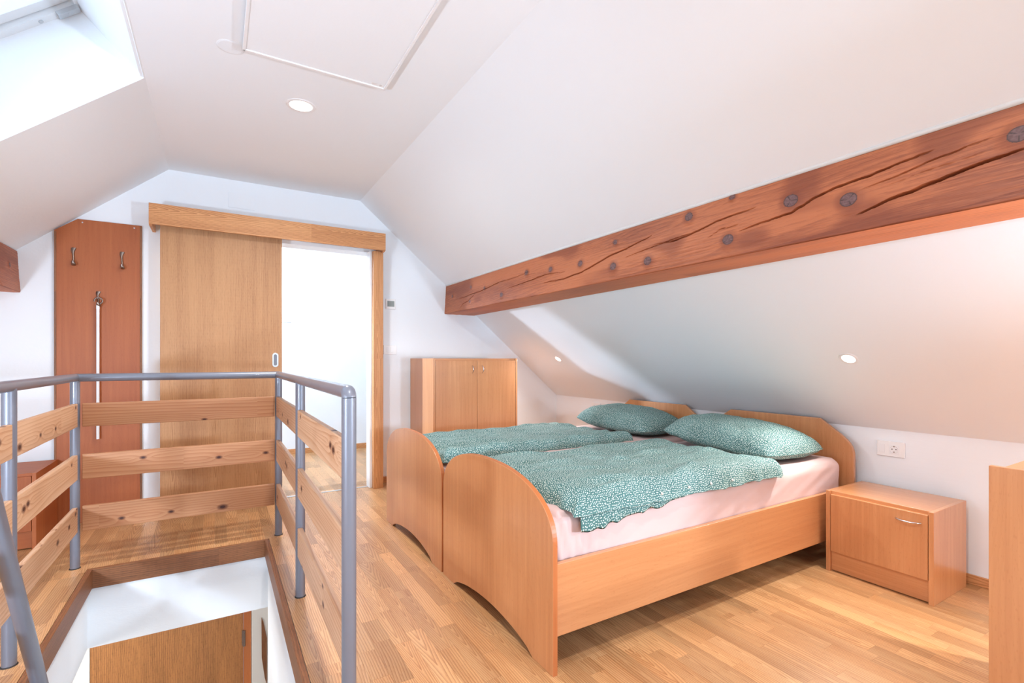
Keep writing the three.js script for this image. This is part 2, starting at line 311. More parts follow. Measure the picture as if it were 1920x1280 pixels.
// roof: flat ceiling and the two slopes; each roof window is a hole with splayed reveals
const RT = 0.36, NL = V(-0.642, 0.767, 0), NR = V(0.642, 0.767, 0);
const SKYL = [{ z0: -2.94, z1: -1.82, x0: -1.04, x1: LX - 0.005 }, { z0: -5.95, z1: -4.62, x0: -1.8, x1: LX - 0.005 }, { z0: 0.55, z1: 1.67, x0: -1.04, x1: LX - 0.005 }, { z0: -5.95, z1: -4.62, x0: -1.8, x1: LX - 0.75, right: true }];  // right-slope window of the room beyond is unseen, added to brighten it
struct('ceiling', box(LX - 0.02, RX + 0.02, CY, CY + 0.3, ZN, ZF), M.wall);
{
  const XB = XL - 0.02, SUM = LX + RX;
  const P = (x, z, off, dx = 0) => { const y = CY - KS * (LX - x); return [x + NL.x * off + dx, y + NL.y * off, z]; };
  const flip = (q, side) => side < 0 ? q : [SUM - q[0], q[1], q[2]];
  function slope(name, side, holes) {
    const pieces = [], hx = (l) => pieces.push(hexa(l.map((q) => flip(q, side))));
    const slab = (x0, x1, z0, z1, s0 = 0, s1 = 0) => hx([P(x0, z0, 0), P(x1, z0, 0), P(x1, z1, 0), P(x0, z1, 0), P(x0, z0, RT, s0), P(x1, z0, RT, s1), P(x1, z1, RT, s1), P(x0, z1, RT, s0)]);
    let z = ZN;
    for (const k of [...holes].sort((p, q) => p.z0 - q.z0)) {
      slab(XB, LX, z, k.z0); slab(XB, k.x0, k.z0, k.z1, 0, -0.02);
      hx([P(k.x1, k.z0, 0), P(LX + 0.02, k.z0, 0), P(LX + 0.02, k.z1, 0), P(k.x1, k.z1, 0), P(k.x1, k.z0, RT, -0.035), P(LX + 0.3, k.z0, RT), P(LX + 0.3, k.z1, RT), P(k.x1, k.z1, RT, -0.035)]);
      z = k.z1;
    }
    slab(XB, LX, z, ZF);
    struct(name, pieces, M.wall);
  }
  slope('wall_slope_left', -1, SKYL.filter((k) => !k.right));
  slope('wall_slope_right', 1, SKYL.filter((k) => k.right));
  // roof windows set in those openings
  SKYL.forEach((k, n) => {
    const w = structGroup('window_' + (n + 1));
    const S = V(-0.767, -0.642, 0), len = (k.x1 - k.x0) / 0.767;
    const at = (s, off, zz) => { const p = P(k.x1, zz, off, -0.035 * off / RT); return flip([p[0] + S.x * s, p[1] + S.y * s, zz], k.right ? 1 : -1); };
    const bar = (s0, s1, z0, z1, o0, o1) => hexa([at(s0, o0, z0), at(s1, o0, z0), at(s1, o0, z1), at(s0, o0, z1), at(s0, o1, z0), at(s1, o1, z0), at(s1, o1, z1), at(s0, o1, z1)]);
    const ring = (s0, s1, z0, z1, t, o0, o1) => [bar(s0, s1, z0, z0 + t, o0, o1), bar(s0, s1, z1 - t, z1, o0, o1), bar(s0, s0 + t, z0 + t, z1 - t, o0, o1), bar(s1 - t, s1, z0 + t, z1 - t, o0, o1)];
    mesh('window_frame', ring(-0.03, len + 0.03, k.z0 - 0.0, k.z1, 0.045, 0.315, 0.40), M.lacquer, w);
    mesh('sash', ring(0.02, len - 0.02, k.z0 + 0.05, k.z1 - 0.05, 0.055, 0.335, 0.395), M.lacquer, w);
    mesh('glass_pane', bar(0.06, len - 0.06, k.z0 + 0.09, k.z1 - 0.09, 0.372, 0.374), M.glass, w);
    const h = at(0.06, 0.33, k.z0 + 0.03);
    mesh('hinge', [cyl(V(...at(0.05, 0.315, k.z0 + 0.03)), V(...at(0.05, 0.30, k.z0 + 0.03)), 0.012, 16), bar(0.01, 0.10, k.z0 + 0.015, k.z0 + 0.05, 0.30, 0.316)], M.alu, w);
    mesh('screw_cap', cyl(V(...at(0.17, 0.317, k.z0 + 0.022)), V(...at(0.17, 0.31, k.z0 + 0.022)), 0.009, 16), M.alu, w);
  });
}
// skirting
struct('baseboard_right', board(XR - 0.013, XR, 0, 0.046, ZB, ZF, 'z', 0.003), M.oak);
struct('baseboard_back', board(1.205, XR - 0.013, 0, 0.055, ZB, ZB + 0.013, 'x', 0.003), M.oak);
struct('baseboard_left', board(XL, -0.90, 0, 0.055, ZB, ZB + 0.013, 'x', 0.003), M.oak);
struct('baseboard_beyond', board(XL, XR, 0, 0.06, ZN, ZN + 0.013, 'x', 0.003), M.oak);

// stairwell: nosing boards, white cheeks and the hall below
{
  const t = structGroup('trim_1');
  const y0 = -0.098, y1 = 0.001, k = 0.022;
  mesh('nosing_board', board(W.x0, W.x1, y0, y1, W.z0, W.z0 + k, 'x'), M.darkOak, t);
  mesh('nosing_board', board(W.x0 , W.x0 + k, y0, y1, W.z0 + k, W.z1, 'z'), M.darkOak, t);
  mesh('nosing_board', board(W.x1 - k, W.x1, y0, y1, W.z0 + k, W.z1, 'z'), M.darkOak, t);
  struct('wall_stair_right', box(W.x1 - 0.004, W.x1 + 0.1, -3.0, -0.09, W.z0, W.z1), M.wall);
  struct('wall_stair_near', box(-2.4, W.x1, -3.0, -0.41, -1.0, -0.9), M.wall);
  struct('wall_hall_left', box(-2.5, -2.4, -3.0, -0.41, -4.4, -0.9), M.wall);
  struct('wall_hall_right', box(0.9, 1.0, -3.0, -0.41, -4.4, W.z0), M.wall);
  struct('wall_hall_front', box(W.x1 + 0.1, 1.0, -3.0, -0.41, W.z0 - 0.02, W.z0 + 0.06), M.wall);
  const s = [box(-2.5, -0.716, -3.0, -0.41, -4.4, -4.2), box(0.215, 1.0, -3.0, -0.41, -4.4, -4.2), box(-0.716, 0.215, -0.55, -0.41, -4.4, -4.2)];
  struct('wall_hall_back', s, M.hallWall);
  struct('floor_hall', box(-2.5, 1.0, -3.1, -3.0, -4.4, -0.9), M.oak);
  const d = structGroup('door_2');
  mesh('door_panel', woodUV(box(-0.716, 0.172, -2.98, -0.56, -4.25, -4.205, 0.002), 'y', 1, 1, 0.2, 0.1), M.oak, d).material = std({ map: rep(darkOakTex, 1 / 1.2, 1 / 0.3), color: new THREE.Color().setRGB(1.75, 1.95, 1.7), roughness: 0.5 });
  mesh('door_frame', [board(0.174, 0.222, -3.0, -0.55, -4.26, -4.19, 'y')], M.edge, d);
  mesh('hinge', [cyl(V(0.176, -0.945, -4.192), V(0.176, -1.065, -4.192), 0.009, 14), box(0.162, 0.19, -1.06, -0.95, -4.203, -4.198)], M.bronze, d);
  const e = structGroup('door_3');
  mesh('door_panel', box(0.226, 0.9, -2.98, -0.45, -4.198, -4.16, 0.003), M.hallWall, e);
  const sl = [[0.289, -0.866], [0.302, -0.90], [0.326, -1.03], [0.326, -1.385], [0.312, -1.33], [0.291, -1.17]];
  mesh('glass_slot', woodUV(extrudeXY(sl, -4.166, -4.154, 0.001), 'y'), M.darkOak, e);
}

// sliding door with pelmet
{
  const d = structGroup('door_1');
  const pg = box(-0.332, 0.427, 0.008, 2.03, -4.165, -4.122, 0.0015), P = (g) => { g = woodUV(g, 'y'); const p = g.attributes.position, uv = g.attributes.uv; for (let i = 0; i < p.count; i++) uv.setXY(i, p.getX(i) + p.getZ(i) + 0.50, p.getY(i) / 2.2); return g; };
  mesh('door_panel', P(pg), M.door, d);
  const pel = board(-0.388, 1.203, 1.982, 2.122, -4.062, -4.046, 'x');
  mesh('pelmet', [pel, board(-0.388, -0.370, 1.975, 2.122, ZB, -4.062, 'z'), board(1.185, 1.203, 1.975, 2.122, ZB, -4.062, 'z'), board(-0.370, 1.185, 2.105, 2.122, ZB, -4.062, 'x')], M.oak, d);
  mesh('track', box(-0.36, 1.18, 2.06, 2.10, -4.17, -4.12), M.alu, d);
  mesh('door_post', board(1.121, 1.203, 0, 1.985, ZB, -4.115, 'y'), M.oak, d);
  mesh('door_seal', box(1.100, 1.121, 0, 1.99, ZB + 0.02, -4.16, 0.002), M.white, d);
  mesh('threshold_strip', box(0.43, 1.12, 0, 0.004, -4.225, -4.205, 0.001), M.alu, d);
  // recessed oval pull
  const o = (w, h, n = 20) => { const a = []; for (let i = 0; i <= n; i++) { const t = Math.PI * i / n; a.push([0.381 + w * Math.cos(t), 1.075 + h + w * Math.sin(t)]); } for (let i = 0; i <= n; i++) { const t = Math.PI + Math.PI * i / n; a.push([0.381 + w * Math.cos(t), 1.075 - h + w * Math.sin(t)]); } return a; };
  const sh = new THREE.Shape(o(0.02, 0.033).map((p) => new THREE.Vector2(...p))); sh.holes.push(new THREE.Path(o(0.012, 0.031).reverse().map((p) => new THREE.Vector2(...p))));
  const rg = new THREE.ExtrudeGeometry(sh, { depth: 0.003, bevelEnabled: true, bevelThickness: 0.001, bevelSize: 0.001, bevelSegments: 2 }); rg.translate(0, 0, -4.122);
  const h = mesh('handle', rg, M.alu, d); mesh('recess', extrudeXY(o(0.0125, 0.0315), -4.1225, -4.1212, 0), std({ color: 0x77767a, roughness: 0.4, metalness: 0.6 }), h);
}

// ---------------------------------------------------------------- roof beams
{
  // cracks and knots of the front face, as (z, height on the face in metres)
  const CR = [
    { p: [[-0.815, 0.058], [-0.773, 0.07], [-0.717, 0.085], [-0.648, 0.097], [-0.584, 0.111], [-0.525, 0.122], [-0.469, 0.129], [-0.423, 0.134]], w: 0.007, dep: 0.03 },
    { p: [[-1.251, 0.101], [-1.159, 0.113], [-1.097, 0.116], [-1.033, 0.122], [-1.008, 0.134], [-0.961, 0.153], [-0.873, 0.173], [-0.784, 0.177], [-0.717, 0.19], [-0.658, 0.198], [-0.616, 0.204]], w: 0.005, dep: 0.022 },
    { p: [[-0.819, 0.137], [-0.717, 0.152], [-0.648, 0.166], [-0.584, 0.176], [-0.525, 0.185], [-0.475, 0.194]], w: 0.0022, dep: 0.012 },
    { p: [[-1.731, 0.135], [-1.58, 0.131], [-1.46, 0.146], [-1.351, 0.167], [-1.184, 0.18]], w: 0.004, dep: 0.018 },
    { p: [[-1.412, 0.099], [-1.336, 0.129], [-1.237, 0.125]], w: 0.002, dep: 0.01 },
    { p: [[-2.656, 0.074], [-2.456, 0.071], [-2.277, 0.085], [-2.194, 0.101], [-2.04, 0.138], [-1.9, 0.156], [-1.731, 0.184]], w: 0.005, dep: 0.022 },
    { p: [[-1.922, 0.109], [-1.751, 0.124], [-1.598, 0.138], [-1.444, 0.147]], w: 0.002, dep: 0.012 },
    { p: [[-3.129, 0.096], [-2.839, 0.113], [-2.656, 0.128], [-2.425, 0.113]], w: 0.003, dep: 0.014 },
    { p: [[-4.049, 0.106], [-3.517, 0.132], [-3.267, 0.16], [-3.042, 0.163], [-2.839, 0.176]], w: 0.003, dep: 0.014 },
    { p: [[-3.984, -0.001], [-3.889, 0.057], [-3.798, 0.069], [-3.626, 0.132]], w: 0.003, dep: 0.012 },
    { p: [[-0.754, 0.127], [-0.648, 0.142], [-0.554, 0.15], [-0.469, 0.159]], w: 0.0012, dep: 0.006 }];
  const KN = [[-3.739, 0.184, 0.014], [-3.491, 0.146, 0.014], [-3.751, 0.065, 0.014], [-4.116, 0.148, 0.014], [-2.87, 0.175, 0.02], [-2.58, 0.152, 0.02], [-2.277, 0.139, 0.021], [-3.206, 0.06, 0.02], [-1.997, 0.077, 0.024], [-1.985, 0.205, 0.016], [-1.747, 0.063, 0.025], [-1.505, 0.223, 0.022], [-1.3, 0.076, 0.026], [-1.286, 0.251, 0.014], [-1.041, 0.167, 0.028], [-0.844, 0.116, 0.028], [-0.431, 0.177, 0.026]];
  const Z0 = ZB, Z1 = 0.9, H = 0.262, LZ = Z1 - Z0;
  const near = (z, y) => { let def = 0; for (const [kz, ky, r] of KN) { const dx = (z - kz) / 2.6, dy = y - ky, d2 = dx * dx + dy * dy; def += Math.exp(-d2 / (r * r * 4)) * Math.sign(dy || 1) * 0.9; } return def; };
  const tex = texture(2048, 192, (u, v) => {
    const z = Z0 + u * LZ, y = v * H;
    const tilt = y + 0.028 * (z - Z0) * -1;
    const g = tilt * 70 + near(z, y) + (vnoise(z * 1.7, y * 12, 301) - 0.5) * 3.4, f = g - Math.floor(g), ring = Math.pow(f, 2);
    const fib = vnoise(z * 14, tilt * 520, 302), fi2 = vnoise(z * 40, tilt * 1300, 305), cl = vnoise(z * 2.2, y * 9, 303), bl = vnoise(z * 5, y * 16, 304);
    let c = mix3([186, 110, 70], [124, 62, 38], clamp(0.35 * ring + 0.5 * (fib - 0.5) + 0.35 * (fi2 - 0.5) + 0.9 * (cl - 0.42)));
    c = mix3(c, [120, 58, 34], 0.55 * sstep(0.62, 0.9, bl));
    for (const [kz, ky, r0] of KN) {
      const r = r0 * 0.82, dx = (z - kz) * 0.85, dy = y - ky, d = Math.hypot(dx, dy); if (d > r * 5) continue;
      c = mix3(c, [104, 48, 30], 0.5 * (1 - sstep(r * 0.9, r * 2.2, d)) * (0.6 + 0.4 * vnoise(z * 90, y * 90, 310)));
      const an = Math.atan2(dy, dx), split = Math.abs(Math.sin(an * 1.5 + kz * 9)) < 0.16 ? 0.6 : 0;
      if (d < r) c = mix3(mix3([122, 92, 92], [96, 66, 64], vnoise(z * 220, y * 220, 311)), [44, 28, 26], Math.max(split, sstep(0.82, 1, d / r) * 0.7));
    }
    return c;
  });
  const under = texture(1024, 256, (u, v) => { const z = u * 2.6, y = v * 0.3, g = y * 60 + (vnoise(z * 2, y * 10, 321) - 0.5) * 3, f = g - Math.floor(g); return mix3([206, 118, 66], [146, 74, 38], clamp(0.4 * f * f + 0.5 * (vnoise(z * 12, y * 400, 322) - 0.5) + 0.7 * (vnoise(z * 2, y * 9, 323) - 0.45))); });  // brighter orange than the face: warm bounce light put into the colour
  tex.wrapS = THREE.MirroredRepeatWrapping;
  const face = std({ map: tex, roughness: 0.5 }), side = std({ map: rep(under, 1 / 2.6, 1 / 0.3), roughness: 0.55 });
  function crackDepth(z, y) {
    let d = 0;
    for (const { p, w, dep } of CR) {
      if (z < p[0][0] - 0.02 || z > p[p.length - 1][0] + 0.02) continue;
      for (let i = 0; i + 1 < p.length; i++) {
        const [za, ya] = p[i], [zb, yb] = p[i + 1]; if (z < za || z > zb) continue;
        const t = (z - za) / (zb - za), yy = ya + (yb - ya) * t + (vnoise(z * 30, i, 331) - 0.5) * 0.004;
        const along = (z - p[0][0]) / (p[p.length - 1][0] - p[0][0]), taper = Math.sin(Math.PI * clamp(along * 0.94 + 0.03)) ** 0.5;
        const ww = w * taper, q = Math.abs(y - yy); if (q < ww * 1.6) d = Math.max(d, dep * taper * (1 - sstep(ww * 0.3, ww * 0.75, q)));
      }
    }
    return d;
  }
  function beam(name, label, sgn, xf, zEnd, back) {
    // sgn +1: face looks to -x (right beam); -1: looks to +x
    const o = thing(name, label, 'beam', [xf, 1.504, ZB]);
    const nz = 900, ny = 110, pos = [], uv = [], idx = [];
    const len = zEnd - ZB;
    for (let j = 0; j <= ny; j++) for (let i = 0; i <= nz; i++) {
      const z = ZB + len * i / nz, y = H * j / ny, e = Math.min(y, H - y);
      let dx = 0.014 * y / H;                                   // the face leans a little
      dx += crackDepth(z, y) + 0.003 * (vnoise(z * 3, y * 9, 341) - 0.5) + 0.0014 * (vnoise(z * 14, y * 160, 342) - 0.5);
      if (e < 0.006) dx += (0.006 - e) ** 2 / 0.008;
      for (const [kz, ky, r] of KN) { const d = Math.hypot(z - kz, y - ky); if (d < r * 2.2) dx -= 0.004 * (1 - sstep(r * 0.8, r * 2.2, d)); }
      pos.push(dx * sgn, y, z - ZB); uv.push((z - Z0) / LZ, y / H);
    }
    for (let j = 0; j < ny; j++) for (let i = 0; i < nz; i++) { const a = j * (nz + 1) + i, b = a + 1, c = a + nz + 1, d = c + 1; if (sgn > 0) idx.push(a, b, d, a, d, c); else idx.push(a, d, b, a, c, d); }
    const g = new THREE.BufferGeometry(); g.setAttribute('position', new THREE.Float32BufferAttribute(pos, 3)); g.setAttribute('uv', new THREE.Float32BufferAttribute(uv, 2)); g.setIndex(idx); g.computeVertexNormals();
    mesh('beam_face', g, face, o);
    const b0 = back[0], b1 = back[1], body = hexa([[0.035 * sgn, 0.03, 0], [b0 * sgn, 0.0, 0], [(b0 - 0.28 > 0.05 ? 0.06 : 0.05) * sgn, H, 0], [0.03 * sgn, H, 0], [0.035 * sgn, 0.03, len], [b1 * sgn, 0.0, len], [0.06 * sgn, H, len], [0.03 * sgn, H, len]]);
    mesh('beam_body', woodUV(body, 'z'), side, o);
    // underside: its own board-like skin with a worn arris
    const un = []; const nu = 160, nv = 10, up = [], uu = [], ui = [];
    for (let j = 0; j <= nv; j++) for (let i = 0; i <= nu; i++) { const t = i / nu, bb = b0 + (b1 - b0) * t, x = bb * j / nv, y = j === 0 ? 0.0 : -0.001 + 0.003 * (vnoise(t * 40, j, 351) - 0.5) * (j < nv ? 1 : 0); up.push(x * sgn, y, len * t); uu.push(len * t, x); }
    for (let j = 0; j < nv; j++) for (let i = 0; i < nu; i++) { const a = j * (nu + 1) + i, b = a + 1, c = a + nu + 1, d = c + 1; if (sgn > 0) ui.push(a, d, b, a, c, d); else ui.push(a, b, d, a, d, c); }
    const ug = new THREE.BufferGeometry(); ug.setAttribute('position', new THREE.Float32BufferAttribute(up, 3)); ug.setAttribute('uv', new THREE.Float32BufferAttribute(uu, 2)); ug.setIndex(ui); ug.computeVertexNormals();
    for (let i = 0; i < 0; i++);
    mesh('beam_underside', ug, side, o);
    if (sgn > 0) {                                                // ragged bead of filler where the plaster meets the beam
      const cp = [], ci = [], N = 240;
      for (let i = 0; i <= N; i++) { const z = ZB + (0.3 - ZB) * i / N, w = 0.004 + 0.009 * vnoise(z * 9, 1, 361) * sstep(-3.5, -0.8, z), x = xf + 0.014; for (const [dx, dy] of [[-0.003, 0], [0.012, -0.002], [0.012, 0.012 + w], [-0.008, w + 0.006]]) cp.push(x + dx - xf, H + dy - 0.003, z - ZB); }
      for (let i = 0; i < N; i++) for (let k = 0; k < 4; k++) { const a = i * 4 + k, b = i * 4 + (k + 1) % 4; ci.push(a, b, a + 4, b, b + 4, a + 4); }
      const cg = new THREE.BufferGeometry(); cg.setAttribute('position', new THREE.Float32BufferAttribute(cp, 3)); cg.setAttribute('uv', new THREE.Float32BufferAttribute(cp.map((v, i) => v).filter((v, i) => i % 3 < 2), 2)); cg.setIndex(ci); cg.computeVertexNormals();
      mesh('filler_bead', cg, std({ color: 0xd9d8d6, roughness: 0.9, side: THREE.DoubleSide }), o);
    }
    return o;
  }
  beam('roof_beam', 'long cracked brown roof beam with grey knots along the right sloping ceiling above the beds', 1, 1.83, 2.58, [0.31, 0.17]);
  beam('roof_beam', 'short visible end of a brown roof beam under the left sloping ceiling beside the coat panel', -1, -1.068, 2.58, [0.31, 0.17]);
}

// ---------------------------------------------------------------- railing round the stairwell
{
  const rl = thing('stair_railing', 'grey steel tube railing with pine slats on three sides of the stairwell', 'railing', [0, 0, 0]);
  const R = 0.0205, HY = 0.985, xl = -0.628, xr = 0.327, zb = -3.343, zn = -1.46;
  mesh('handrail', cyl(V(xl, HY, zb), V(xr, HY, zb), R), M.steel, rl);
  const ln = mesh('handrail', [cyl(V(xl, HY, zb), V(xl, HY, zn), R), new THREE.SphereGeometry(R, 20, 12).translate(xl, HY, zb)], M.steel, rl);
  const el = []; for (let i = 0; i <= 8; i++) { const a = Math.PI / 2 * i / 8; el.push(V(xr, HY - 0.016 + 0.016 * Math.cos(a), zn - 0.016 + 0.016 * Math.sin(a))); }
  mesh('handrail', [cyl(V(xr, HY, zb), V(xr, HY, zn - 0.014), R), new THREE.SphereGeometry(R, 20, 12).translate(xr, HY, zb), tube(el, R, 24, false, 16)], M.steel, rl);
  const post = (x, z, top = HY - 0.008) => { const p = mesh('post', cyl(V(x, -0.001, z), V(x, top, z), R), M.steel, rl); mesh('post_foot', cyl(V(x, 0, z), V(x, 0.004, z), R + 0.0035, 28, R + 0.0015), M.dark, p); return p; };
  for (const [x, z] of [[xl, zb], [xr, zb], [xl, -2.402], [xr, -2.424], [xl, zn]]) post(x, z);
  post(xr, zn, HY - 0.016);
  const YS = [[0.731, 0.852], [0.459, 0.588], [0.190, 0.319]];
  let n = 0;
  for (const [y0, y1] of YS) {
    const lane = (n++) * 0.12;
    const slat = (g, mat) => mesh('slat', g, mat, rl);
    const uvs = (g, gr, ou, ov) => woodUV(g, gr, 1, 1, ou, ov);
    slat(uvs(box(xl + 0.030, xr - 0.024, y0, y1, zb - 0.010, zb + 0.012, 0.003), 'x', 0.62 + n * 0.37, lane - y0), M.pineShaded);
    for (const [x, c] of [[xl, 0.004], [xr, -0.004]]) {
      const zm = x < 0 ? -2.402 : -2.424;
      slat(uvs(box(x - 0.011 + c, x + 0.011 + c, y0, y1, zb + 0.022, zm - 0.024, 0.004), 'z', n * 0.61 + (x > 0 ? 0.3 : 0), lane + 0.24 - y0), M.pine);
      slat(uvs(box(x - 0.011 + c, x + 0.011 + c, y0, y1, zm + 0.022, zn - 0.024, 0.004), 'z', n * 0.83 + (x > 0 ? 0.7 : 0.1), lane + 0.36 - y0), M.pine);
    }
  }
  const st = thing('stair_handrail', 'dark grey tube handrail slanting steeply down into the stairwell at the left edge', 'handrail', [-0.5, 0, -1.85]);
  const a = V(0, 0.6, 0), dir = V(0, -0.578, -0.334).normalize();
  mesh('tube', cyl(a.clone().addScaledVector(dir, -0.45), a.clone().addScaledVector(dir, 2.2), 0.021), M.steel, st);
  mesh('bracket', [cyl(V(0, 0.6, 0).addScaledVector(dir, -0.43), V(-0.128, 0.985, 0.2), 0.012, 16)], M.steel, st);
  mesh('bracket', [cyl(V(0, 0.6, 0).addScaledVector(dir, 1.35), V(-0.075, 0.6 - 1.19, -0.66), 0.010, 16)], M.steel, st);
}

// ---------------------------------------------------------------- beds
const arch = (zc, hw, y0, rise, n = 40) => { const a = []; for (let i = 0; i <= n; i++) { const t = Math.PI * i / n, c = Math.cos(t), s = Math.sin(t); a.push([zc + hw * Math.sign(c) * Math.abs(c) ** 0.86, y0 + rise * Math.abs(s) ** 0.86]); } return a; };
function bed(label, zc) {
  const b = thing('single_bed', label, 'bed', [2.0, 0, zc]);
  const hw = 0.472, X = -2.0;
  // footboard: round-topped panel with two feet and a low arch between
  const fo = arch(0, hw, 0.44, 0.222);
  fo.push([-hw, 0.0], [-0.345, 0.0]);
  for (let i = 1; i < 20; i++) { const t = i / 20, z = -0.345 + 0.69 * t; fo.push([z, 0.062 * Math.sin(Math.PI * t) ** 0.6]); }
  fo.push([0.345, 0.0], [hw, 0.0]);
  const fg = extrudeZY(fo, 0.979 + X, 1.0 + X, 0.002);
  mesh('footboard', woodUV(fg, 'y', 1, 1, wr(), wr()), [M.beech][0], b);
  const rim = [], ra = arch(0, hw - 0.0002, 0.44, 0.222, 60); ra.unshift([hw, 0.001]); ra.push([-hw, 0.001]);
  const rp = [], ru = []; for (let i = 0; i + 1 < ra.length; i++) { const [z0, y0] = ra[i], [z1, y1] = ra[i + 1], xa = 0.9805 + X, xb = 0.9985 + X, d = Math.hypot(z1 - z0, y1 - y0), nz = (y0 - y1) / d * -1, nyy = (z1 - z0) / d * -1; const e = 0.0006; const q = [[xa, y0 + nyy * e, z0 + nz * e], [xb, y0 + nyy * e, z0 + nz * e], [xb, y1 + nyy * e, z1 + nz * e], [xa, y1 + nyy * e, z1 + nz * e]]; for (const k of [0, 2, 1, 0, 3, 2]) { rp.push(...q[k]); ru.push(i * 0.02 + (k > 1 ? 0.02 : 0), (k % 3) * 0.02); } }
  const rgeo = new THREE.BufferGeometry(); rgeo.setAttribute('position', new THREE.Float32BufferAttribute(rp, 3)); rgeo.setAttribute('uv', new THREE.Float32BufferAttribute(ru, 2)); rgeo.computeVertexNormals();
  mesh('edge_band', rgeo, M.edge, b);
  // headboard
  const ho = [[-hw, 0], [hw, 0], [hw, 0.54]];
  const curve = new THREE.CubicBezierCurve(new THREE.Vector2(hw, 0.54), new THREE.Vector2(hw, 0.62), new THREE.Vector2(hw - 0.05, 0.645), new THREE.Vector2(0.29, 0.737)).getPoints(12).map((p) => [p.x, p.y]);
  ho.push(...curve.slice(1), ...curve.map(([z, y]) => [-z, y]).reverse());
  mesh('headboard', woodUV(extrudeZY(ho, 3.02 + X, 3.042 + X, 0.003), 'y', 1, 1, wr(), wr()), M.beech, b);
  for (const s of [1, -1]) mesh('side_rail', board(1.0 + X, 3.02 + X, 0.122, 0.372, Math.min(s * 0.458, s * 0.438), Math.max(s * 0.458, s * 0.438), 'x'), M.beech, b);
  for (let i = 0; i < 12; i++) mesh('bed_slat', board(1.08 + X + i * 0.165, 1.15 + X + i * 0.165, 0.298, 0.318, -0.437, 0.437, 'z'), M.cherry, b);
  return b;
}
const ZC1 = -2.801, ZC2 = -1.836;
bed('beech single bed beside the cupboard, the farther of two pushed together', ZC1);
bed('beech single bed beside the nightstand, the nearer of two pushed together', ZC2);
function mattress(label, zc) {
  const g0 = new RoundedBoxGeometry(1.965, 0.215, 0.868, 6, 0.045);
  const g = new THREE.BoxGeometry(1.965, 0.215, 0.868, 110, 16, 50), p = g.attributes.position, r = 0.05, n = V(0, 0, 0);
  for (let i = 0; i < p.count; i++) {
    const q = V().fromBufferAttribute(p, i), c = V(clamp(q.x, -0.9825 + r, 0.9825 - r), clamp(q.y, -0.1075 + r, 0.1075 - r), clamp(q.z, -0.434 + r, 0.434 - r));
    n.copy(q).sub(c); if (n.lengthSq() > 0) { n.normalize(); q.copy(c).addScaledVector(n, r); }
    const side = Math.abs(q.z) > 0.40 || Math.abs(q.x) > 0.95 ? 1 : 0, corner = Math.exp(-(((q.x + 0.9) / 0.13) ** 2));
    let w = 0.004 * (vnoise(q.x * 5, q.z * 5 + zc * 3, 401) - 0.5);
    if (side) w += -0.015 * corner * Math.abs(Math.sin(q.x * 62 + q.y * 14)) + 0.0045 * (vnoise(q.x * 11 - q.y * 26, q.y * 6, 402) - 0.5);
    q.addScaledVector(n.lengthSq() > 0 ? n : V(0, Math.sign(q.y), 0), w);
    p.setXYZ(i, q.x, q.y, q.z);
  }
  g.computeVertexNormals();
  const m = mesh('mattress', mergeVertices(g, 1e-5), M.sheet); m.geometry.computeVertexNormals(); m.position.set(1.996, 0.4265, zc);
  tag(m, label, 'mattress');
}
mattress('mattress in a dusty pink fitted sheet on the bed beside the cupboard', ZC1);
mattress('mattress in a dusty pink fitted sheet on the bed beside the nightstand', ZC2);

function arcUV(pos, uv, nu, nv) {                               // the print follows the cloth: lengths measured along it, from its middle
  const K = (nu + 1) * (nv + 1), at = (l, i, j) => l * K + j * (nu + 1) + i, D = (a, b) => Math.hypot(pos[a * 3] - pos[b * 3], pos[a * 3 + 1] - pos[b * 3 + 1], pos[a * 3 + 2] - pos[b * 3 + 2]);
  for (let l = 0; l < 2; l++) {
    for (let j = 0; j <= nv; j++) { let s = 0; const r = [0]; for (let i = 1; i <= nu; i++) r.push(s += D(at(l, i, j), at(l, i - 1, j))); for (let i = 0; i <= nu; i++) uv[at(l, i, j) * 2] = r[i] - r[nu >> 1]; }
    for (let i = 0; i <= nu; i++) { let s = 0; const r = [0]; for (let j = 1; j <= nv; j++) r.push(s += D(at(l, i, j), at(l, i, j - 1))); for (let j = 0; j <= nv; j++) uv[at(l, i, j) * 2 + 1] = r[j] - r[nv >> 1]; }
  }
}
